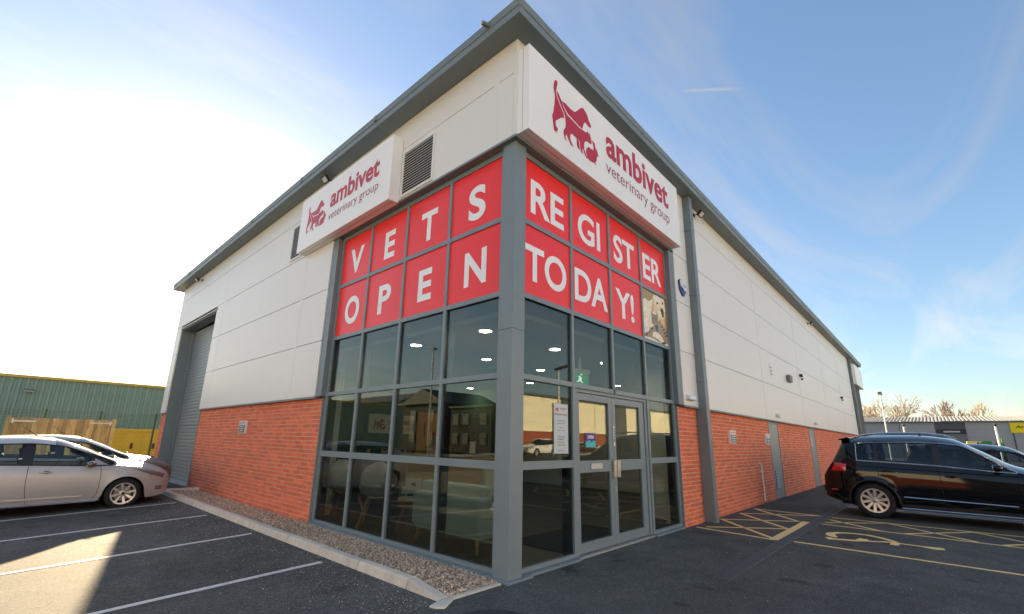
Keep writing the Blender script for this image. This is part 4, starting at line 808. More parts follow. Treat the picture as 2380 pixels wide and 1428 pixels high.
head_m = M('headlamp_lens', (.17, .18, .19), .12, .2, coat=.6); red_lens = M('tail_lens', S(200, 14, 22), .12, coat=1.0, noise=(30, .25)); amber_m = M('indicator', S(190, 90, 20), .2)
win_clear = glass_mat('car_glass', (.90, .96, .94), 1.0); win_dark = glass_mat('car_glass_dark', (.42, .47, .47), 1.2)
def build_car(spec, loc, rz, label, pitch=0.0):
    c_ = empty('parked_car', loc, rz, label, 'car'); c_.rotation_euler = (0, pitch, rz)
    zs, zr, zc, W, wr = (curve(spec[k]) for k in ('belt', 'roofside', 'crown', 'plan', 'roofw')); sill = curve(spec['sill'])
    paint, blk = spec['paint'], spec['trim']; RA = spec['arch']; rw = spec['rw']; axles = spec['axles']
    def zb(x):
        z = sill(x)
        for a in axles:
            if abs(x-a) < RA: z = max(z, rw+math.sqrt(RA*RA-(x-a)**2)*.985)
        return z
    cz = spec['crease']
    def side(x, z):
        w_ = W(x); s_ = zs(x); mid = spec['wide']
        y = w_-.055*((mid-z)/(mid-.18))**2 if z < mid else w_-.045*((z-mid)/max(s_-mid, .1))**2
        k = (z-cz)/.018; y += .010/(1+math.exp(-k))-.010*max(0, (z-cz))/max(s_-cz, .05) if z < s_+.01 else 0
        for a in axles:
            r_ = math.hypot(x-a, z-rw)
            if r_ < RA+.10: y += .016*max(0, 1-abs(r_-RA)/.10)
        return y
    x0, x1 = spec['ends']; XS = [x0+(x1-x0)*i/56 for i in range(57)]
    for a in axles: XS += [a+RA*math.cos(math.pi*k/14)*.9999 for k in range(15)]
    for q in spec['windows']: XS += list(q)
    XS += list(spec['ws'])+list(spec['rg'])+[x1-.02, x1-.05, x0+.02, x0+.05]; XS = sorted(XS); XX = [XS[0]]
    keep = set(round(v, 5) for q in spec['windows'] for v in q) | set(round(v, 5) for v in list(spec['ws'])+list(spec['rg']))
    for v in XS[1:]:
        if v-XX[-1] < .006:
            if round(v, 5) in keep: XX[-1] = v
            continue
        XX.append(v)
    NL, NG, NR = 9, 4, 6
    def sec(x):
        b_, s_, r_ = zb(x), zs(x), zr(x); b_ = min(b_, s_-.03); p = []
        for i in range(NL+1): z = b_+(s_-b_)*i/NL; p.append((side(x, z), z))
        yb = p[-1][0]; w2 = wr(x) if r_ > s_+.004 else yb-.02; f = min(1, max(0, (r_-s_)/.25)); w2 = (yb-.02)*(1-f)+w2*f
        for i in range(1, NG+1): t = i/NG; p.append((yb+(w2-yb)*t+.02*f*math.sin(math.pi*t), s_+(max(r_, s_+.002)-s_)*t))
        for i in range(1, NR+1): t = i/NR; p.append((w2*(1-t), max(r_, s_+.002)+(zc(x)-max(r_, s_+.002))*(1-(1-t)**2.3)))
        return p
    secs = [sec(x) for x in XX]; NP = NL+NG+NR+1; body = MB(); glassm = {}; wsm = MB(); rgm = MB(); 
    def inr(xa, xb, q): return xa >= q[0]-1e-5 and xb <= q[1]+1e-5
    V = lambda i, j, s: (XX[i], s*secs[i][j][0], secs[i][j][1])
    for i in range(len(XX)-1):
        for j in range(NP-1):
            band = 'low' if j < NL else 'green' if j < NL+NG else 'top'
            dst = body; mi = 0
            if band == 'green':
                for k, q in enumerate(spec['windows']):
                    if inr(XX[i], XX[i+1], q) and zr(XX[i])-zs(XX[i])+zr(XX[i+1])-zs(XX[i+1]) > .06: dst = glassm.setdefault(k, (MB(), MB()))
                if dst is body and zr(XX[i])-zs(XX[i]) > .1 and any(XX[i] >= a-1e-4 and XX[i+1] <= b+1e-4 for a, b in spec['pillars']): mi = 1
            if band == 'top' and inr(XX[i], XX[i+1], spec['ws']) and j < NP-1: dst = wsm
            if band == 'top' and inr(XX[i], XX[i+1], spec['rg']): dst = rgm
            if band == 'low' and secs[i][j+1][1] < spec['black_below'] and secs[i+1][j+1][1] < spec['black_below']: mi = 1
            for s in (1, -1):
                q = [V(i, j, s), V(i+1, j, s), V(i+1, j+1, s), V(i, j+1, s)]
                if s == 1: q.reverse()
                d = dst[0 if s == 1 else 1] if isinstance(dst, tuple) else dst
                d.add(q, [(0, 1, 2, 3)], mi)
    for i in (0, len(XX)-1):
        q = [V(i, j, 1) for j in range(NP)]+[V(i, j, -1) for j in range(NP-2, -1, -1)]
        if i == 0: q.reverse()
        body.poly(q, 0)
    def weld(m, name, mats, parent, sm=True):
        o = m.build(name, mats, parent); bm = bmesh.new(); bm.from_mesh(o.data); bmesh.ops.remove_doubles(bm, verts=bm.verts, dist=.0004); bmesh.ops.dissolve_degenerate(bm, dist=.0003, edges=bm.edges); bm.to_mesh(o.data); bm.free()
        o.data.polygons.foreach_set('use_smooth', [True]*len(o.data.polygons)); o.data.set_sharp_from_angle(angle=R(38)); return o
    body_o = weld(body, 'body', [paint, blk], c_)
    gm_ = spec['glass']
    for k, (a, b) in glassm.items():
        weld(a, 'side_window', gm_, c_); weld(b, 'side_window', gm_, c_)
    weld(wsm, 'windscreen', gm_, c_)
    if rgm.v: weld(rgm, 'rear_window', gm_, c_)
    sp = lambda x, z, s, o=.003: (x, s*(side(x, z)+o), z)
    # wheel arch liners, floor, cabin
    for a in axles:
        for s in (1, -1):
            m = MB(); n = 14; yo, yi = W(a)-.03, W(a)-.30; pts = [(a+(RA+.012)*math.cos(math.pi*k/n), rw+(RA+.012)*math.sin(math.pi*k/n)) for k in range(n+1)]
            m.add([(x, s*yo, z) for x, z in pts]+[(x, s*yi, z) for x, z in pts], [(k, k+1, n+2+k, n+1+k) for k in range(n)]); m.poly([(x, s*yi, z) for x, z in pts]+[(a-RA, s*yi, .2), (a+RA, s*yi, .2)]); m.build('arch_liner', car_dark, c_)
            if spec['lip']:
                m = MB(); P_ = []; 
                for k in range(17):
                    t = math.pi*(k/16)*1.06-.09; x, z = a+(RA+.012)*math.cos(t), rw+(RA+.012)*math.sin(t)*.985; P_.append((x, s*(side(x, max(z, .2))+.004), max(z, .19)))
                m.tube(P_, .018, 6); m.build('arch_trim', blk, c_, smooth=True)
    fl = MB(); ya = min(W(axles[0]), W(axles[1]))-.31
    lo = sill((axles[0]+axles[1])/2)+.02
    fl.box(x0+.25, x1-.25, -ya, ya, lo-.03, lo+.06); fl.box(min(axles)+RA+.02, max(axles)-RA-.02, -ya-.26, ya+.26, lo-.02, lo+.05); fl.build('underside', car_dark, c_)
    cab = MB(); cx0, cx1 = spec['cabin']; bz = spec['seat_z']
    cab.box(cx1-.05, cx1+.35, -.62, .62, lo+.05, zs(cx1)+.0); cab.build('dashboard', seat_m, c_, bevel=.03)
    st_ = spec['seats']
    for x_, ys_ in st_:
        for y_ in ys_:
            m = MB(); m.box(x_-.25, x_+.25, y_-.24, y_+.24, bz-.12, bz+.08); m.obox((x_-.30, y_, bz+.30), (.06, 0, 0), (0, .23, 0), (-.07, 0, .28)); m.obox((x_-.37, y_, bz+.68), (.04, 0, 0), (0, .12, 0), (-.015, 0, .085)); m.build('seat', seat_m, c_, bevel=.03)
    m = MB(); sy = spec['wheel_y']; m.tube([(cx1-.12+.07*math.sin(a*.3927)*.5, sy+.18*math.cos(a*.3927), zs(cx1)-.02+.17*math.sin(a*.3927)) for a in range(17)], .016, 6, cap=False); m.build('steering_wheel', car_dark, c_, smooth=True)
    # seams, sills, trims
    for s in (1, -1):
        for pts in spec['seams']:
            f = curve([(p[1], p[0]) for p in sorted(pts, key=lambda p: p[1])]); za, zz_ = min(p[1] for p in pts), max(p[1] for p in pts); m = MB(); L_ = []
            for k in range(15): z = za+(zz_-za)*k/14; L_.append((f(z), z))
            a_ = [sp(x-.004, z, s, .0022) for x, z in L_]; b_ = [sp(x+.004, z, s, .0022) for x, z in L_]; m.add(a_+b_, [(k, k+1, 16+k, 15+k) for k in range(14)]); m.build('door_seam', seam_m, c_)
        for (xa, xb, za, zb_, mt, n_) in spec['strips']:
            m = MB(); N = 18; A = [(xa+(xb-xa)*k/N, za[0]+(za[1]-za[0])*k/N) for k in range(N+1)]
            a_ = [sp(x, z-zb_/2, s, .004) for x, z in A]; b_ = [sp(x, z, s, .012) for x, z in A]; d_ = [sp(x, z+zb_/2, s, .004) for x, z in A]; n = N+1
            m.add(a_+b_+d_, [(k, k+1, n+k+1, n+k) for k in range(N)]+[(n+k, n+k+1, 2*n+k+1, 2*n+k) for k in range(N)]); m.build(n_, mt, c_, smooth=True)
        for (x_, z_) in spec['handles']:
            m = MB(); m.ball((x_, s*(side(x_, z_)+.018), z_), (.095, .016, .018), 12); m.build('door_handle', spec['handle_mat'], c_, smooth=True); m = MB(); m.ball((x_+.01, s*(side(x_, z_)-.001), z_), (.06, .005, .030), 10); m.build('handle_recess', seam_m, c_, smooth=True)
        wx = spec['outline']; m = MB(); N = 30
        lowp = [(x, s*(side(x, zs(x))+.006), zs(x)+.004) for x in [wx[0]+(wx[1]-wx[0])*k/N for k in range(N+1)]]
        def top_pt(x): p = sec(x); return (x, s*(p[NL+NG][0]+.012), p[NL+NG][1]-.004)
        topp = [top_pt(wx[1]+(wx[0]-wx[1])*k/N) for k in range(N+1)]
        m.tube(lowp+topp+[lowp[0]], spec['outline_r'], 6, cap=False); m.build('window_trim', spec['outline_mat'], c_, smooth=True)
        # mirror
        mx, mz = spec['mirror']; my = s*(side(mx, mz)+.13); m = MB(); m.ball((mx, my, mz+.02), (.075, .10, .062), 14); m.build('mirror', spec['mirror_mat'], c_, smooth=True); m = MB(); m.tube([(mx-.01, s*(side(mx, zs(mx))-.02), mz-.03), (mx, my-s*.05, mz-.02)], .022, 8); m.build('mirror_arm', blk, c_, smooth=True)
        MB().ball((mx-.060, my, mz+.02), (.018, .085, .050), 10).build('mirror_glass', chrome, c_, smooth=True)
        # lamps as patches on the skin
        for (n_, mt, quad, off) in spec['lamps']:
            m = MB(); NU, NV = 8, 4; g_ = []
            for u in range(NU+1):
                for v in range(NV+1):
                    a, b = u/NU, v/NV; q = [quad[0][k]*(1-a)*(1-b)+quad[1][k]*a*(1-b)+quad[2][k]*a*b+quad[3][k]*(1-a)*b for k in (0, 1)]
                    bul = off+.020*math.sin(math.pi*a)*math.sin(math.pi*b); g_.append((q[0], s*(side(q[0], min(q[1], zs(q[0])))+bul), q[1]))
            m.add(g_, [(u*(NV+1)+v, (u+1)*(NV+1)+v, (u+1)*(NV+1)+v+1, u*(NV+1)+v+1) for u in range(NU) for v in range(NV)]); m.build(n_, mt, c_, smooth=True)
    # wheels
    for a in axles:
        for s in (1, -1):
            w_ = empty('wheel', (a, s*(W(a)-.035), rw)); w_.parent = c_; sg = s; wd = .20; rr = spec['rim_r']
            t = MB(); P_ = [(rr-.012, .0), (rr+.012, .012), (rr+.03, .016), (rw-.035, .010), (rw-.012, -.004), (rw, -.03), (rw, -wd+.03), (rw-.02, -wd), (rr, -wd)]
            t.lathe([(r_, sg*h) for r_, h in P_], (0, 0, 0), 'y', 40); t.build('tyre', rubber, w_, smooth=True)
            r_ = MB(); r_.lathe([(rr-.030, sg*-.045), (rr-.022, sg*.004), (rr, sg*.006), (rr+.004, sg*-.006)], (0, 0, 0), 'y', 40); r_.lathe([(.001, sg*.000), (.030, sg*.000), (.040, sg*-.010), (.055, sg*-.014), (.06, sg*-.04)], (0, 0, 0), 'y', 20); N = spec['spokes']
            for k in range(N):
                t_ = 2*math.pi*k/N+.2; dx, dz = math.cos(t_), math.sin(t_); px, pz = -dz, dx
                def sp_(r, h, hw): return [(dx*r+px*hw, sg*h, dz*r+pz*hw), (dx*r-px*hw, sg*h, dz*r-pz*hw)]
                a1, a2 = sp_(.045, -.016, spec['sw'][0]), sp_(rr-.02, -.004, spec['sw'][1]); b1, b2 = sp_(.045, -.045, spec['sw'][0]*.8), sp_(rr-.02, -.035, spec['sw'][1]*.8)
                r_.add([a1[0], a1[1], a2[1], a2[0], b1[0], b1[1], b2[1], b2[0]], [(0, 1, 2, 3), (0, 3, 7, 4), (1, 5, 6, 2), (4, 7, 6, 5)])
            r_.build('rim', rim_m, w_, smooth=30)
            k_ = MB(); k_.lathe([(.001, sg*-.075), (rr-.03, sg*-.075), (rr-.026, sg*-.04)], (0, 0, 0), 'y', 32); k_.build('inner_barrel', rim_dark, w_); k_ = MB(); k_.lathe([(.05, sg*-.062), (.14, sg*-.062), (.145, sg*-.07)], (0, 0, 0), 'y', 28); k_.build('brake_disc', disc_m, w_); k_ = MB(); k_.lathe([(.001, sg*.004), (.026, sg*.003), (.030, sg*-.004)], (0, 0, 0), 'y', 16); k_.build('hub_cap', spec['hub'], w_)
    return c_, sp, W, sec
silver = M('silver_paint', (.48, .475, .465), .42, .30, coat=.12); blackp = M('black_paint', (.003, .0034, .0045), .06, 0, coat=.3, spec=.3); greyp = M('blue_grey_paint', (.10, .12, .15), .28, .6, coat=1.0); navy = M('navy_paint', (.006, .008, .014), .15, .0, coat=.3, spec=.3)
FI = dict(ends=(-3.13, .80), axles=(0.0, -2.49), rw=.295, arch=.335, rim_r=.205, spokes=8, sw=(.012, .024), hub=black_plastic,
    belt=[(-3.13, .95), (-2.9, .97), (-2.2, .94), (-1.4, .90), (-.5, .855), (-.2, .85), (.2, .80), (.5, .735), (.72, .64), (.80, .57)],
    roofside=[(-3.13, .95), (-3.05, .97), (-2.75, 1.24), (-2.2, 1.28), (-1.5, 1.285), (-1.05, 1.24), (-.65, 1.09), (-.30, .88), (-.2, .85), (.8, .57)],
    crown=[(-3.13, 1.0), (-3.0, 1.12), (-2.75, 1.33), (-2.3, 1.40), (-1.6, 1.415), (-1.15, 1.38), (-.7, 1.22), (-.3, 1.02), (-.08, .935), (.3, .87), (.6, .77), (.75, .67), (.80, .585)],
    plan=[(-3.13, .70), (-2.95, .80), (-2.5, .855), (-1.3, .86), (0, .86), (.35, .83), (.6, .74), (.75, .60), (.80, .48)], roofw=[(-3.13, .60), (-2.7, .58), (-1.5, .60), (-.7, .62), (-.2, .74), (.8, .5)],
    sill=[(-3.13, .34), (-2.9, .26), (-2.0, .19), (-.6, .185), (.3, .18), (.6, .20), (.80, .27)], crease=.74, wide=.60, windows=[(-2.35, -1.53), (-1.38, -.52)], pillars=[(-1.53, -1.38), (-2.55, -2.35)], ws=(-1.12, -.16), rg=(-3.03, -2.72), black_below=.20,
    paint=silver, trim=black_plastic, glass=win_clear, lip=False, cabin=(-2.4, -.45), seat_z=.42, seats=((-1.15, (-.36, .36)), (-2.0, (-.36, .36))), wheel_y=-.36,
    seams=[[(-1.43, .88), (-1.42, .55), (-1.37, .24)], [(-.42, .85), (-.40, .6), (-.41, .35), (-.47, .24)], [(.28, .77), (.36, .70), (.42, .58)]], strips=[(-2.9, -.62, (.30, .29), .05, silver, 'side_moulding'), (-2.1, -.36, (.205, .205), .016, chrome, 'sill_strip')],
    handles=[(-1.19, .765), (-2.1, .79)], handle_mat=silver, outline=(-2.50, -.24), outline_r=.010, outline_mat=black_plastic, mirror=(-.58, .87), mirror_mat=M('bronze_shell', (.16, .14, .12), .35, .5, coat=.6),
    lamps=[('headlight', head_m, [(.06, .775), (.64, .555), (.67, .635), (.40, .725)], .008), ('fog_lamp', head_m, [(.52, .32), (.64, .32), (.64, .40), (.52, .40)], .003)])
c1 = build_car(FI, (-1.86, 9.66, -.075), 0, 'silver hatchback parked nose in beside the kerb, nearest the camera on the left', pitch=-.022)
def car_extra(c_, W, nose, mt):
    root = c_
    m = MB(); m.tube([(-1.35, 0, 1.395), (-1.62, 0, 1.62)], [.008, .003], 6); m.build('aerial', black_plastic, root)
    m = MB(); m.box(nose+.002, nose+.012, -.30, .30, .30, .46); m.build('grille', black_plastic, root); m = MB(); m.box(nose+.003, nose+.016, -.26, .26, .49, .545); m.build('upper_grille', black_plastic, root)
    m = MB(); m.tube([(-.02, -.55, .945), (-.12, -.15, .975), (-.1, .3, .978)], .008, 6); m.build('wiper', black_plastic, root)
car_extra(c1[0], c1[2], .80, silver)
F2 = dict(FI); F2['paint'] = M('pewter_paint', (.27, .27, .27), .42, .3, coat=.12); F2['spokes'] = 5; F2['sw'] = (.03, .045)
c2 = build_car(F2, (-1.30, 12.15, -.06), 0, 'second hatchback mostly hidden behind the silver one, nose to the shutter', pitch=-.015); car_extra(c2[0], c2[2], .80, silver)
SU = dict(ends=(-.84, 3.58), axles=(0.0, 2.60), rw=.345, arch=.395, rim_r=.235, spokes=10, sw=(.016, .030), hub=chrome,
    belt=[(-.84, .80), (-.74, .95), (-.62, 1.08), (-.3, 1.125), (.1, 1.115), (1.0, 1.075), (2.0, .995), (2.3, .985), (2.9, .95), (3.3, .86), (3.58, .74)],
    roofside=[(-.84, .80), (-.66, 1.06), (-.55, 1.26), (-.42, 1.46), (.1, 1.505), (.8, 1.52), (1.40, 1.475), (1.75, 1.27), (2.15, 1.0), (2.3, .985), (3.58, .74)],
    crown=[(-.84, .84), (-.70, 1.06), (-.59, 1.30), (-.46, 1.59), (.0, 1.655), (.7, 1.67), (1.32, 1.61), (1.7, 1.40), (2.2, 1.10), (2.45, 1.05), (3.0, 1.0), (3.35, .90), (3.58, .78)],
    plan=[(-.84, .72), (-.70, .82), (-.4, .885), (0, .905), (1.3, .905), (2.6, .90), (3.1, .86), (3.4, .74), (3.58, .58)], roofw=[(-.84, .66), (-.34, .64), (.7, .66), (1.5, .68), (2.2, .80), (3.58, .6)],
    sill=[(-.84, .37), (-.60, .29), (-.42, .25), (.5, .225), (2.1, .225), (3.1, .26), (3.58, .36)], crease=.86, wide=.66, windows=[(-.16, .10), (.17, 1.02), (1.12, 2.02)], pillars=[(.10, .17), (1.02, 1.12)], ws=(1.28, 2.24), rg=(-.66, -.48), black_below=.34,
    paint=blackp, trim=black_plastic, glass=win_dark, lip=True, cabin=(0, 2.0), seat_z=.72, seats=((1.35, (-.40, .40)), (.45, (-.40, .40))), wheel_y=-.40,
    seams=[[(.12, 1.10), (.14, .85), (.30, .66), (.42, .50), (.46, .27)], [(1.06, 1.07), (1.07, .6), (1.06, .27)], [(2.06, .99), (2.12, .7), (2.08, .30)], [(-.62, .72), (-.42, .66), (-.38, .55)] ],
    strips=[(.48, 2.02, (.455, .425), .022, chrome, 'door_moulding'), (.42, 2.16, (.24, .24), .02, chrome, 'sill_strip'), (-.30, 2.2, (1.02, .93), .012, blackp, 'shoulder_line')],
    handles=[(.28, .935), (1.22, .885)], handle_mat=blackp, outline=(-.20, 2.10), outline_r=.013, outline_mat=chrome, mirror=(1.86, 1.06), mirror_mat=blackp,
    lamps=[('tail_light', red_lens, [(-.68, .90), (-.42, .905), (-.39, 1.05), (-.60, 1.075)], .004), ('rear_reflector', red_lens, [(-.72, .50), (-.60, .50), (-.60, .525), (-.72, .525)], .003), ('headlight', head_m, [(3.0, .72), (3.4, .70), (3.36, .84), (3.05, .90)], .004)])
c3 = build_car(SU, (9.50, -2.32, 0), R(-90), 'black estate SUV parked with its tail towards the brick wall')
def suv_extra(c_, rails=True):
    if rails:
        for s in (1, -1):
            m = MB(); P_ = [(-.22, s*.60, 1.60), (-.05, s*.60, 1.665), (.3, s*.605, 1.70), (.9, s*.61, 1.705), (1.25, s*.62, 1.665), (1.42, s*.63, 1.585)]; m.tube(P_, [.010, .018, .020, .020, .018, .010], 8); m.build('roof_rail', chrome, c_, smooth=True)
    m = MB(); m.prism([(-.32, -.60, 1.585), (-.50, -.56, 1.540), (-.53, -.40, 1.55), (-.53, .40, 1.55), (-.50, .56, 1.540), (-.32, .60, 1.585)], (0, 0, .035)); m.build('roof_spoiler', blackp, c_, bevel=.01)
    m = MB(); m.box(-.875, -.70, -.70, .70, .46, .60); m.build('rear_bumper', black_plastic, c_, bevel=.03); m = MB(); m.box(-.80, -.76, -.26, .26, .72, .83); m.build('number_plate', M('plate_yellow', S(222, 190, 60), .4), c_)
    m = MB(); m.prism([(1.05, -.018, 1.635), (.85, -.012, 1.66), (.86, 0, 1.715), (.88, .012, 1.66)], (.02, 0, .0)); m.build('roof_aerial', black_plastic, c_)
suv_extra(c3[0])
S2 = dict(SU); S2['paint'] = navy; S2['outline_mat'] = black_plastic
c4 = build_car(S2, (13.35, -3.35, -.12), R(-90), 'dark navy car behind the black SUV, only its roof showing')
suv_extra(c4[0], False)
# ------------------------------------------------------------------ surroundings: left
green_m = M('hazed_green_sheet', S(138, 158, 138), .6, .0, noise=(.6, .08)); yel_m = M('yellow_trim', S(252, 198, 44), .5, noise=(2, .06)); far_grey = M('far_cladding', S(150, 152, 154), .5, noise=(.4, .04)); far_dark = M('far_dark', S(74, 78, 82), .5); roof_fib = M('fibre_roof', S(166, 164, 158), .8, noise=(1.2, .14)); wood_m = M('fence_timber', S(196, 166, 112), .8, noise=(7, .3), stretch=(3, 3, .5), random_tint=.28)  # green sheet colour paled to paint in the sun flare haze
gwb = empty('green_warehouse', (-3, 34, 0), 0, 'green corrugated warehouse with a yellow roof edge beyond the fence', 'building')
m = MB(); n = 0; pts = []; x = -19.0
while x < 21: pts += [(x, 0), (x+.12, 0), (x+.16, -.06), (x+.28, -.06), (x+.32, 0)]; x += .32
m.add([(a, b, 0.35) for a, b in pts]+[(a, b, 4.32) for a, b in pts], [(i, i+1, len(pts)+i+1, len(pts)+i) for i in range(len(pts)-1)]); m.build('sheet_wall', green_m, gwb)
MB().box(-19, 21, .06, 22, 0, 4.25).build('inner_wall', core, gwb); MB().box(-19.1, 21.1, -.16, .10, 4.32, 4.47).build('roof_edge', M('roof_edge_yellow', S(214, 174, 72), .6), gwb); MB().box(-19, 21, -.04, .06, 0, .36).build('plinth', concrete, gwb)
m = MB(); m.add([(-19.1, -.1, 4.45), (21.1, -.1, 4.45), (21.1, 11, 5.0), (-19.1, 11, 5.0), (21.1, 22, 4.45), (-19.1, 22, 4.45)], [(0, 1, 2, 3), (3, 2, 4, 5)]); m.build('roof', M('green_roof', S(84, 104, 86), .6), gwb)
wl_ = empty('wall_lamp', (-3.1, 33.93, 3.66), 0, 'small pale wall lamp high on the green warehouse', 'light'); MB().box(-.22, .22, -.18, 0, -.06, .06).build('housing', grey_plastic, wl_, bevel=.02); MB().box(-.20, .20, -.17, -.02, -.09, -.061).build('lens', lens, wl_)
sk_ = empty('yellow_skip', (1.9, 30.3, 0), 0, 'yellow metal skip behind the mesh fence', 'skip')
m = MB(); m.prism([(-1.5, 0, .15), (1.5, 0, .15), (1.7, 0, 1.60), (-1.7, 0, 1.60)], (0, 1.8, 0)); m.build('body', yel_m, sk_)
MB().box(-1.74, 1.74, -.08, .0, 1.50, 1.64).build('rim', yel_m, sk_)
for k in range(-3, 4): MB().box(k*.45-.04, k*.45+.04, -.06, 0, .2, 1.5).build('rib', yel_m, sk_)
for k in (-1, 1): MB().box(k*.5-.06, k*.5+.06, -.10, -.06, .55, .85).build('lug', M('rust', S(120, 60, 30), .8), sk_)
# mesh fence
mf = empty('mesh_fence', (0, 21.5, 0), 0, 'dark green welded mesh fence behind the timber gates', 'fence'); wire = M('fence_green', S(40, 70, 50), .5)
for k, x in enumerate((-5.2, -2.72, -1.12, .70, 2.9)): MB().box(x-.03, x+.03, -.03, .03, 0, 2.25).build('post', wire, mf)
m = MB()
for k in range(41): m.box(-5.2, 2.9, -.002, .002, .06+k*.053 if k % 4 else .06+k*.053, .064+k*.053)
for k in range(162): m.box(-5.2+k*.05, -5.196+k*.05, -.006, -.002, .05, 2.2)
tag(m.build('wire_mesh', wire, mf), kind='stuff')
# timber gates with strap hinges
tg = empty('timber_gate', (-2.25, 20.0, 0), 0, 'weathered timber board gate with pale strap hinges behind the cars', 'gate')
x = -1.42; k = 0
while x < 1.34:
    w_ = random.uniform(.125, .15); h_ = 1.86+random.uniform(-.012, .012); off = .0 if k % 2 else .035
    MB().box(x, x+w_-.006, -.02+off, .0+off, .08, h_).build('board', wood_m, tg); x += w_*(.90); k += 1
for z in (.45, 1.60): MB().box(-1.42, 1.36, .058, .10, z, z+.10).build('rail', wood_m, tg)
for s in (-1, 1): MB().box(s*1.40-.055+.0, s*1.40+.055, -.06, .06, 0, 1.92).build('gate_post', wood_m, tg)
for s in (-1, 1): MB().box(min(s*1.36, s*.72), max(s*1.36, s*.72), -.034, -.021, 1.72, 1.765).build('strap_hinge', M('galvanised', S(206, 206, 200), .4, .5), tg); MB().box(s*1.30-.02, s*1.30+.02, -.04, -.034, 1.66, 1.82).build('hinge_plate', M('galvanised', S(206, 206, 200), .4, .5), tg)
# ------------------------------------------------------------------ surroundings: right
gu = empty('grey_trade_unit', (86, -10, 0), 0, 'long low grey trade unit with ribbed roof beyond the parked cars', 'building')
m = MB(); m.box(.06, 20, -34, 26, 0, 5.0); m.build('inner_wall', core, gu)
for k in range(10): z0, z1 = k*.52, k*.52+.505; [MB().box(-.02, .05, y0, y1, z0, z1).build('cladding_plank', far_grey, gu) for y0, y1 in ((-33.9, -1.0), (-.85, 3.42), (6.58, 10.4), (10.45, 26))]
MB().box(-.05, .04, 10.4, 10.45, 0, 5.0).build('joint', far_dark, gu); MB().box(-.06, .05, -1.0, -.85, 0, 5.0).build('joint', far_dark, gu)
MB().box(-.03, .05, 3.45, 6.55, 4.1, 5.1).build('dark_header', far_dark, gu); MB().box(-.01, .05, 3.45, 6.55, 3.45, 4.1).build('sign_band', M('near_black', (.02, .021, .022), .5), gu)
MB().box(.02, .05, 3.45, 6.55, 0, 3.45).build('shutter', M('shutter_grey', S(104, 108, 110), .5), gu)
text(MB(), 'COLLECTION POINT', lambda u, v: (-.02, u, v), 5.75, 4.05, 3.66, 3.86, .03).build('lettering', white_film, gu)
MB().box(-.30, -.02, -34, 26, 5.02, 5.16).build('gutter', far_dark, gu)
m = MB(); P_ = []; y = -34.0
while y < 26: P_ += [(y, 0), (y+.12, .0), (y+.18, .10), (y+.34, .10), (y+.40, 0)]; y += .40
m.add([(-.28, a, 5.17+b) for a, b in P_]+[(10.0, a, 6.3+b) for a, b in P_], [(i+1, i, len(P_)+i, len(P_)+i+1) for i in range(len(P_)-1)]); m.build('ribbed_roof', roof_fib, gu)
ys_ = empty('trade_sign', (85.9, -12.6, 4.29), 0, 'yellow trade sign on the grey unit cut by the photo edge', 'sign')
MB().box(-.06, .04, -2.6, 1.85, -.66, .64).build('panel', M('sign_yellow', S(232, 208, 0), .45), ys_)
text(MB(), 'Arnold', lambda u, v: (-.065, u-.3*(v+.2), v), 1.42, -.55, -.10, .30, .02).build('lettering', darkgap, ys_)
lamp_white = M('post_white', S(232, 232, 228), .5)
def lamp_post(x, y, h, label, arm=.35, ry=R(90), r=.07):
    l_ = empty('lamp_post', (x, y, 0), ry, label, 'lamp post', 'lamp posts'); MB().tube([(0, 0, 0), (0, 0, h*.5), (0, 0, h)], [r, r*.85, r*.7], 10).build('pole', lamp_white, l_, smooth=True); m = MB(); m.obox((0, arm*.6, h+.04), (.17, 0, 0), (0, arm, .10), (0, -.02, .06)); m.build('lamp_head', grey_plastic, l_, bevel=.02); MB().obox((0, arm*.6+.01, h-.03), (.12, 0, 0), (0, arm*.7, .07), (0, 0, .004)).build('lens', lens, l_)
lamp_post(56.0, .15, 6.7, 'tall white lamp post in front of the grey trade unit')
def low_post(x, y, h, lab):
    l_ = empty('low_lamp_post', (x, y, 0), 0, lab, 'lamp post', 'low lamp posts'); MB().tube([(0, 0, 0), (0, 0, h)], .075, 10).build('pole', lamp_white, l_, smooth=True); MB().lathe([(.001, .22), (.10, .22), (.12, .16), (.09, .02), (.08, 0)], (0, 0, h), k=12).build('cap', black_plastic, l_)
low_post(56.1, -1.2, 3.45, 'low white post with black cap close to the tall lamp post'); low_post(56.1, -7.45, 3.45, 'low white post with black cap near the yellow trade sign')
gmch = empty('farm_machine', (60, -6.2, 0), 0, 'green and yellow farm machine parked before the grey unit', 'machine'); mg = M('machine_green', S(50, 120, 50), .4); my_ = M('machine_yellow', S(226, 200, 60), .4)
MB().box(-.8, .8, -1.8, 1.7, .7, 1.5).build('chassis', mg, gmch, bevel=.08); MB().box(-.5, .5, -.2, .7, 1.5, 2.15).build('hopper', my_, gmch, bevel=.05); MB().box(-.5, .5, -1.0, -.3, 1.5, 2.2).build('engine_cover', mg, gmch, bevel=.05)
for y in (1.45, -1.75): MB().tube([(0, y, 1.4), (0, y, 2.5)], .07, 8).build('mast', mg, gmch)
MB().box(-.1, .1, -1.75, -1.2, 1.9, 2.05).build('crossbar', mg, gmch)
for y in (-1.2, 1.1):
    for s in (-1, 1): MB().lathe([(.001, .14), (.5, .14), (.55, .1), (.55, -.1), (.5, -.14), (.001, -.14)], (s*.85, y, .55), 'x', 20).build('wheel', rubber, gmch)
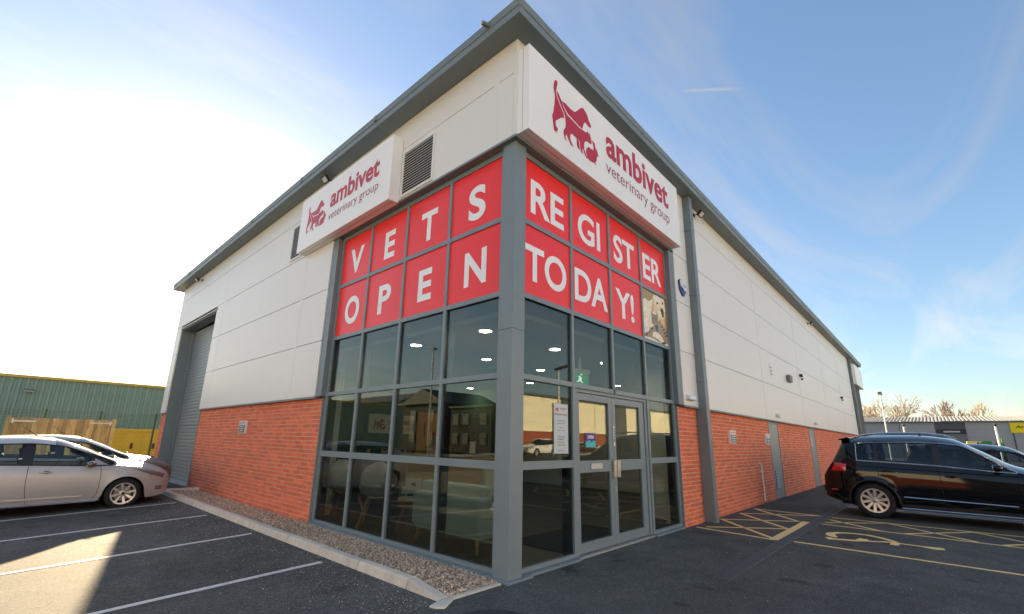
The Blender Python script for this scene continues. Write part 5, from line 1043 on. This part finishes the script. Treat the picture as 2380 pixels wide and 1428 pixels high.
# bare winter trees
bark = M('bark', S(104, 84, 62), .9, noise=(3, .2)); twig_m = [M('twig_brown', S(150, 128, 106), .9, random_tint=.2), M('twig_gold', S(176, 150, 112), .9, random_tint=.2), M('twig_red', S(140, 116, 98), .9, random_tint=.2)]
def bare_tree(x, y, h, sp_, kind, seed, label):
    rnd = random.Random(seed); t_ = empty('bare_tree', (x, y, 0), 0, label, 'tree', 'bare trees behind the grey unit'); tr = MB(); tw = MB()
    def tri(p, q, r0, r1):
        d = (q-p).normalized(); a = d.orthogonal().normalized(); b = d.cross(a); v = []
        for c, r_ in ((p, r0), (q, r1)): v += [c+(a*math.cos(t)+b*math.sin(t))*r_ for t in (0, 2.1, 4.2)]
        return v, [(0, 1, 4, 3), (1, 2, 5, 4), (2, 0, 3, 5)]
    def grow(p, d, L, r, depth):
        q = p+d*L; v, f = tri(p, q, r, r*.68); (tr if depth < 2 else tw).add(v, f)
        if depth >= 6: return
        nb = 3 if depth < 3 else rnd.choice((2, 3, 3))
        for k in range(nb):
            e = Vector((rnd.gauss(0, 1), rnd.gauss(0, 1), rnd.gauss(.15, .6))).normalized(); nd = (d*(1.0 if k else 1.5)+e*sp_+Vector((0, 0, .18))).normalized()
            st_ = p+d*L*(1 if k == 0 else rnd.uniform(.55, 1)); grow(st_, nd, L*rnd.uniform(.66, .84), max(r*.62, .03), depth+1)
    grow(Vector((0, 0, 0)), Vector((rnd.uniform(-.05, .05), rnd.uniform(-.05, .05), 1)), h*.285, h*.022, 0)
    tr.build('trunk', bark, t_); tw.build('crown', twig_m[kind], t_)
bare_tree(104, 4.3, 8.6, .75, 0, 3, 'small bare brown tree next to the far corner of the building'); bare_tree(112, 1.6, 13.6, .8, 1, 11, 'tall wide bare golden tree behind the tall lamp post'); bare_tree(108, -.9, 8.6, .6, 1, 5, 'low bare golden tree beside the tall golden one'); bare_tree(110, -5.6, 9.4, .62, 2, 8, 'dense reddish bare tree above the collection point'); bare_tree(114, -9.3, 9.2, .62, 1, 21, 'pale bare tree to the right of the reddish one'); bare_tree(112, 7.5, 9.5, .8, 1, 33, 'bare golden tree mostly hidden by the far end of the building'); bare_tree(120, -15, 7.4, .8, 1, 44, 'low bare tree over the roof near the yellow sign'); bare_tree(106, .9, 7.6, .8, 1, 57, 'low golden scrub tree under the tall golden one')
# ------------------------------------------------------------------ the estate behind the camera, seen in the glass or added for bounce light
ou = empty('opposite_unit', (60, -31, 0), 0, 'cream clad unit with brick base seen reflected in the entrance glass', 'building')
cream = M('cream_cladding', S(236, 228, 206), .5, noise=(.5, .04)); far_brick = M('far_brick', S(140, 72, 48), .9, noise=(6, .15))
MB().box(-26, 30, -16, -.1, 0, 6.6).build('inner_wall', core, ou); MB().box(-26, 30, -.1, 0, 0, 2.5).build('brick_base', far_brick, ou)
for x0, x1 in ((-26, -16.6), (-13.2, -8.6), (-8.5, -3.2), (.4, 5.5), (8.5, 16), (16.1, 24)):
    for k in range(4): MB().box(x0, x1, -.1, .05, 2.53+k*1.02, 3.53+k*1.02).build('cladding_panel', cream, ou)
for x0, x1 in ((-16.5, -13.3), (-3.1, .3), (5.6, 8.4)): MB().box(x0, x1, -.1, .02, .0, 6.6).build('dark_bay', far_dark, ou)
MB().box(-26.3, 30.3, -16, .35, 6.6, 6.85).build('eaves', far_dark, ou)
bounce_unit = empty('opposite_unit', (-8, -31, 0), 0, 'second cream clad unit added across the yard to bounce sunlight, unseen behind the camera', 'building')  # unseen unit added to throw sunlight back onto the front wall
MB().box(-48, 41, -16, -.1, 0, 6.6).build('inner_wall', core, bounce_unit); MB().box(-48, 41, -.1, 0, 0, 1.9).build('brick_base', far_brick, bounce_unit)
for q in range(10):
    x0 = -48+q*9.0
    for k in range(4): MB().box(x0, x0+(8.9 if q % 3 else 6.0), -.1, .05, 1.93+k*1.17, 3.08+k*1.17).build('cladding_panel', cream, bounce_unit)
    if q % 3 == 0: MB().box(x0+6.1, x0+8.9, -.1, .02, 0, 6.6).build('dark_bay', far_dark, bounce_unit)
MB().box(-48.3, 41.3, -16, .35, 6.6, 6.85).build('eaves', far_dark, bounce_unit)
cu_ = empty('cream_unit', (-26.4, 18.2, 0), R(25), 'cream clad unit with brick base seen reflected beside the corner post', 'building'); MB().box(-12, 0, -25, 13.2, 0, 5.4).build('inner_wall', core, cu_); MB().box(0, .1, -25, 13.2, 0, 1.9).build('brick_base', far_brick, cu_)  # seen at one end; lengthened and turned sunward for bounce light
for k in range(3): MB().box(0, .14, -25, 13.2, 1.93+k*1.1, 3.0+k*1.1).build('cladding_panel', cream, cu_)
MB().box(-12, .3, -25.2, 13.4, 5.4, 5.6).build('eaves', far_dark, cu_)
slate = M('slate', S(72, 74, 78), .7, noise=(4, .15))
gh = empty('gabled_house', (-31, 43, 0), 0, 'dark gabled house seen reflected in the left glazing', 'house'); backlit_brick = M('backlit_brick', S(48, 42, 40), .9, noise=(6, .15)); MB().box(-10, 0, -4.2, 4.2, 0, 5.6).build('wall', backlit_brick, gh); MB().prism([(-10, -4.5, 5.6), (-10, 4.5, 5.6), (-10, 0, 7.5)], (10.3, 0, 0)).build('roof', slate, gh)  # house brick darkened so the colour carries the backlit silhouette
for y in (-2.3, 1.3):
    for z in (.9, 3.5): w_ = MB().box(.0, .05, y, y+1.1, z, z+1.3).build('window', far_dark, gh); MB().box(.051, .06, y+.07, y+1.03, z+.07, z+1.23).build('pane', darkgap, w_)
th = empty('terrace_house', (-31, 34.3, 0), 0, 'flat topped brick block with windows seen reflected in the left glazing', 'house'); MB().box(-9, 0, -3.3, 3.3, 0, 4.9).build('wall', backlit_brick, th); MB().box(-9.2, .2, -3.5, 3.5, 4.9, 5.1).build('roof', slate, th)
for y in (-2.6, .2, 1.9):
    for z in (.9, 3.0): w_ = MB().box(.0, .05, y, y+1.0, z, z+1.2).build('window', far_dark, th); MB().box(.051, .06, y+.07, y+.93, z+.07, z+1.13).build('pane', darkgap, w_)
MB().tube([(-2, .3, 5.1), (-2, .3, 6.1)], .03, 6).build('aerial', black_plastic, th)
lg_ = empty('long_shed', (-31, 57.5, 0), 0, 'long dark shed seen reflected at the end of the left glazing', 'building'); MB().box(-12, 0, -9.8, 12, 0, 6.2).build('wall', green_m, lg_); MB().prism([(.3, -9.8, 6.2), (-12.3, -9.8, 6.2), (-6, -9.8, 8.0)], (0, 21.8, 0)).build('roof', slate, lg_)
lamp_post(-15, 20.9, 7.4, 'lamp post seen reflected in the left glazing', .4, 0); lamp_post(20, -14, 6.0, 'lamp post seen reflected in the glass beside the doors', .5, 0)
F5 = dict(SU); F5['paint'] = M('white_paint', (.75, .75, .74), .3, coat=1.0)
c5 = build_car(F5, (33.5, -25.5, 0), R(180), 'white car seen reflected in the glass beside the opening hours sheet')
F6 = dict(FI); F6['paint'] = M('dark_red_paint', (.12, .01, .012), .3, .3, coat=1.0)
c6 = build_car(F6, (44.5, -26, 0), R(90), 'dark car seen reflected in the entrance door glass')
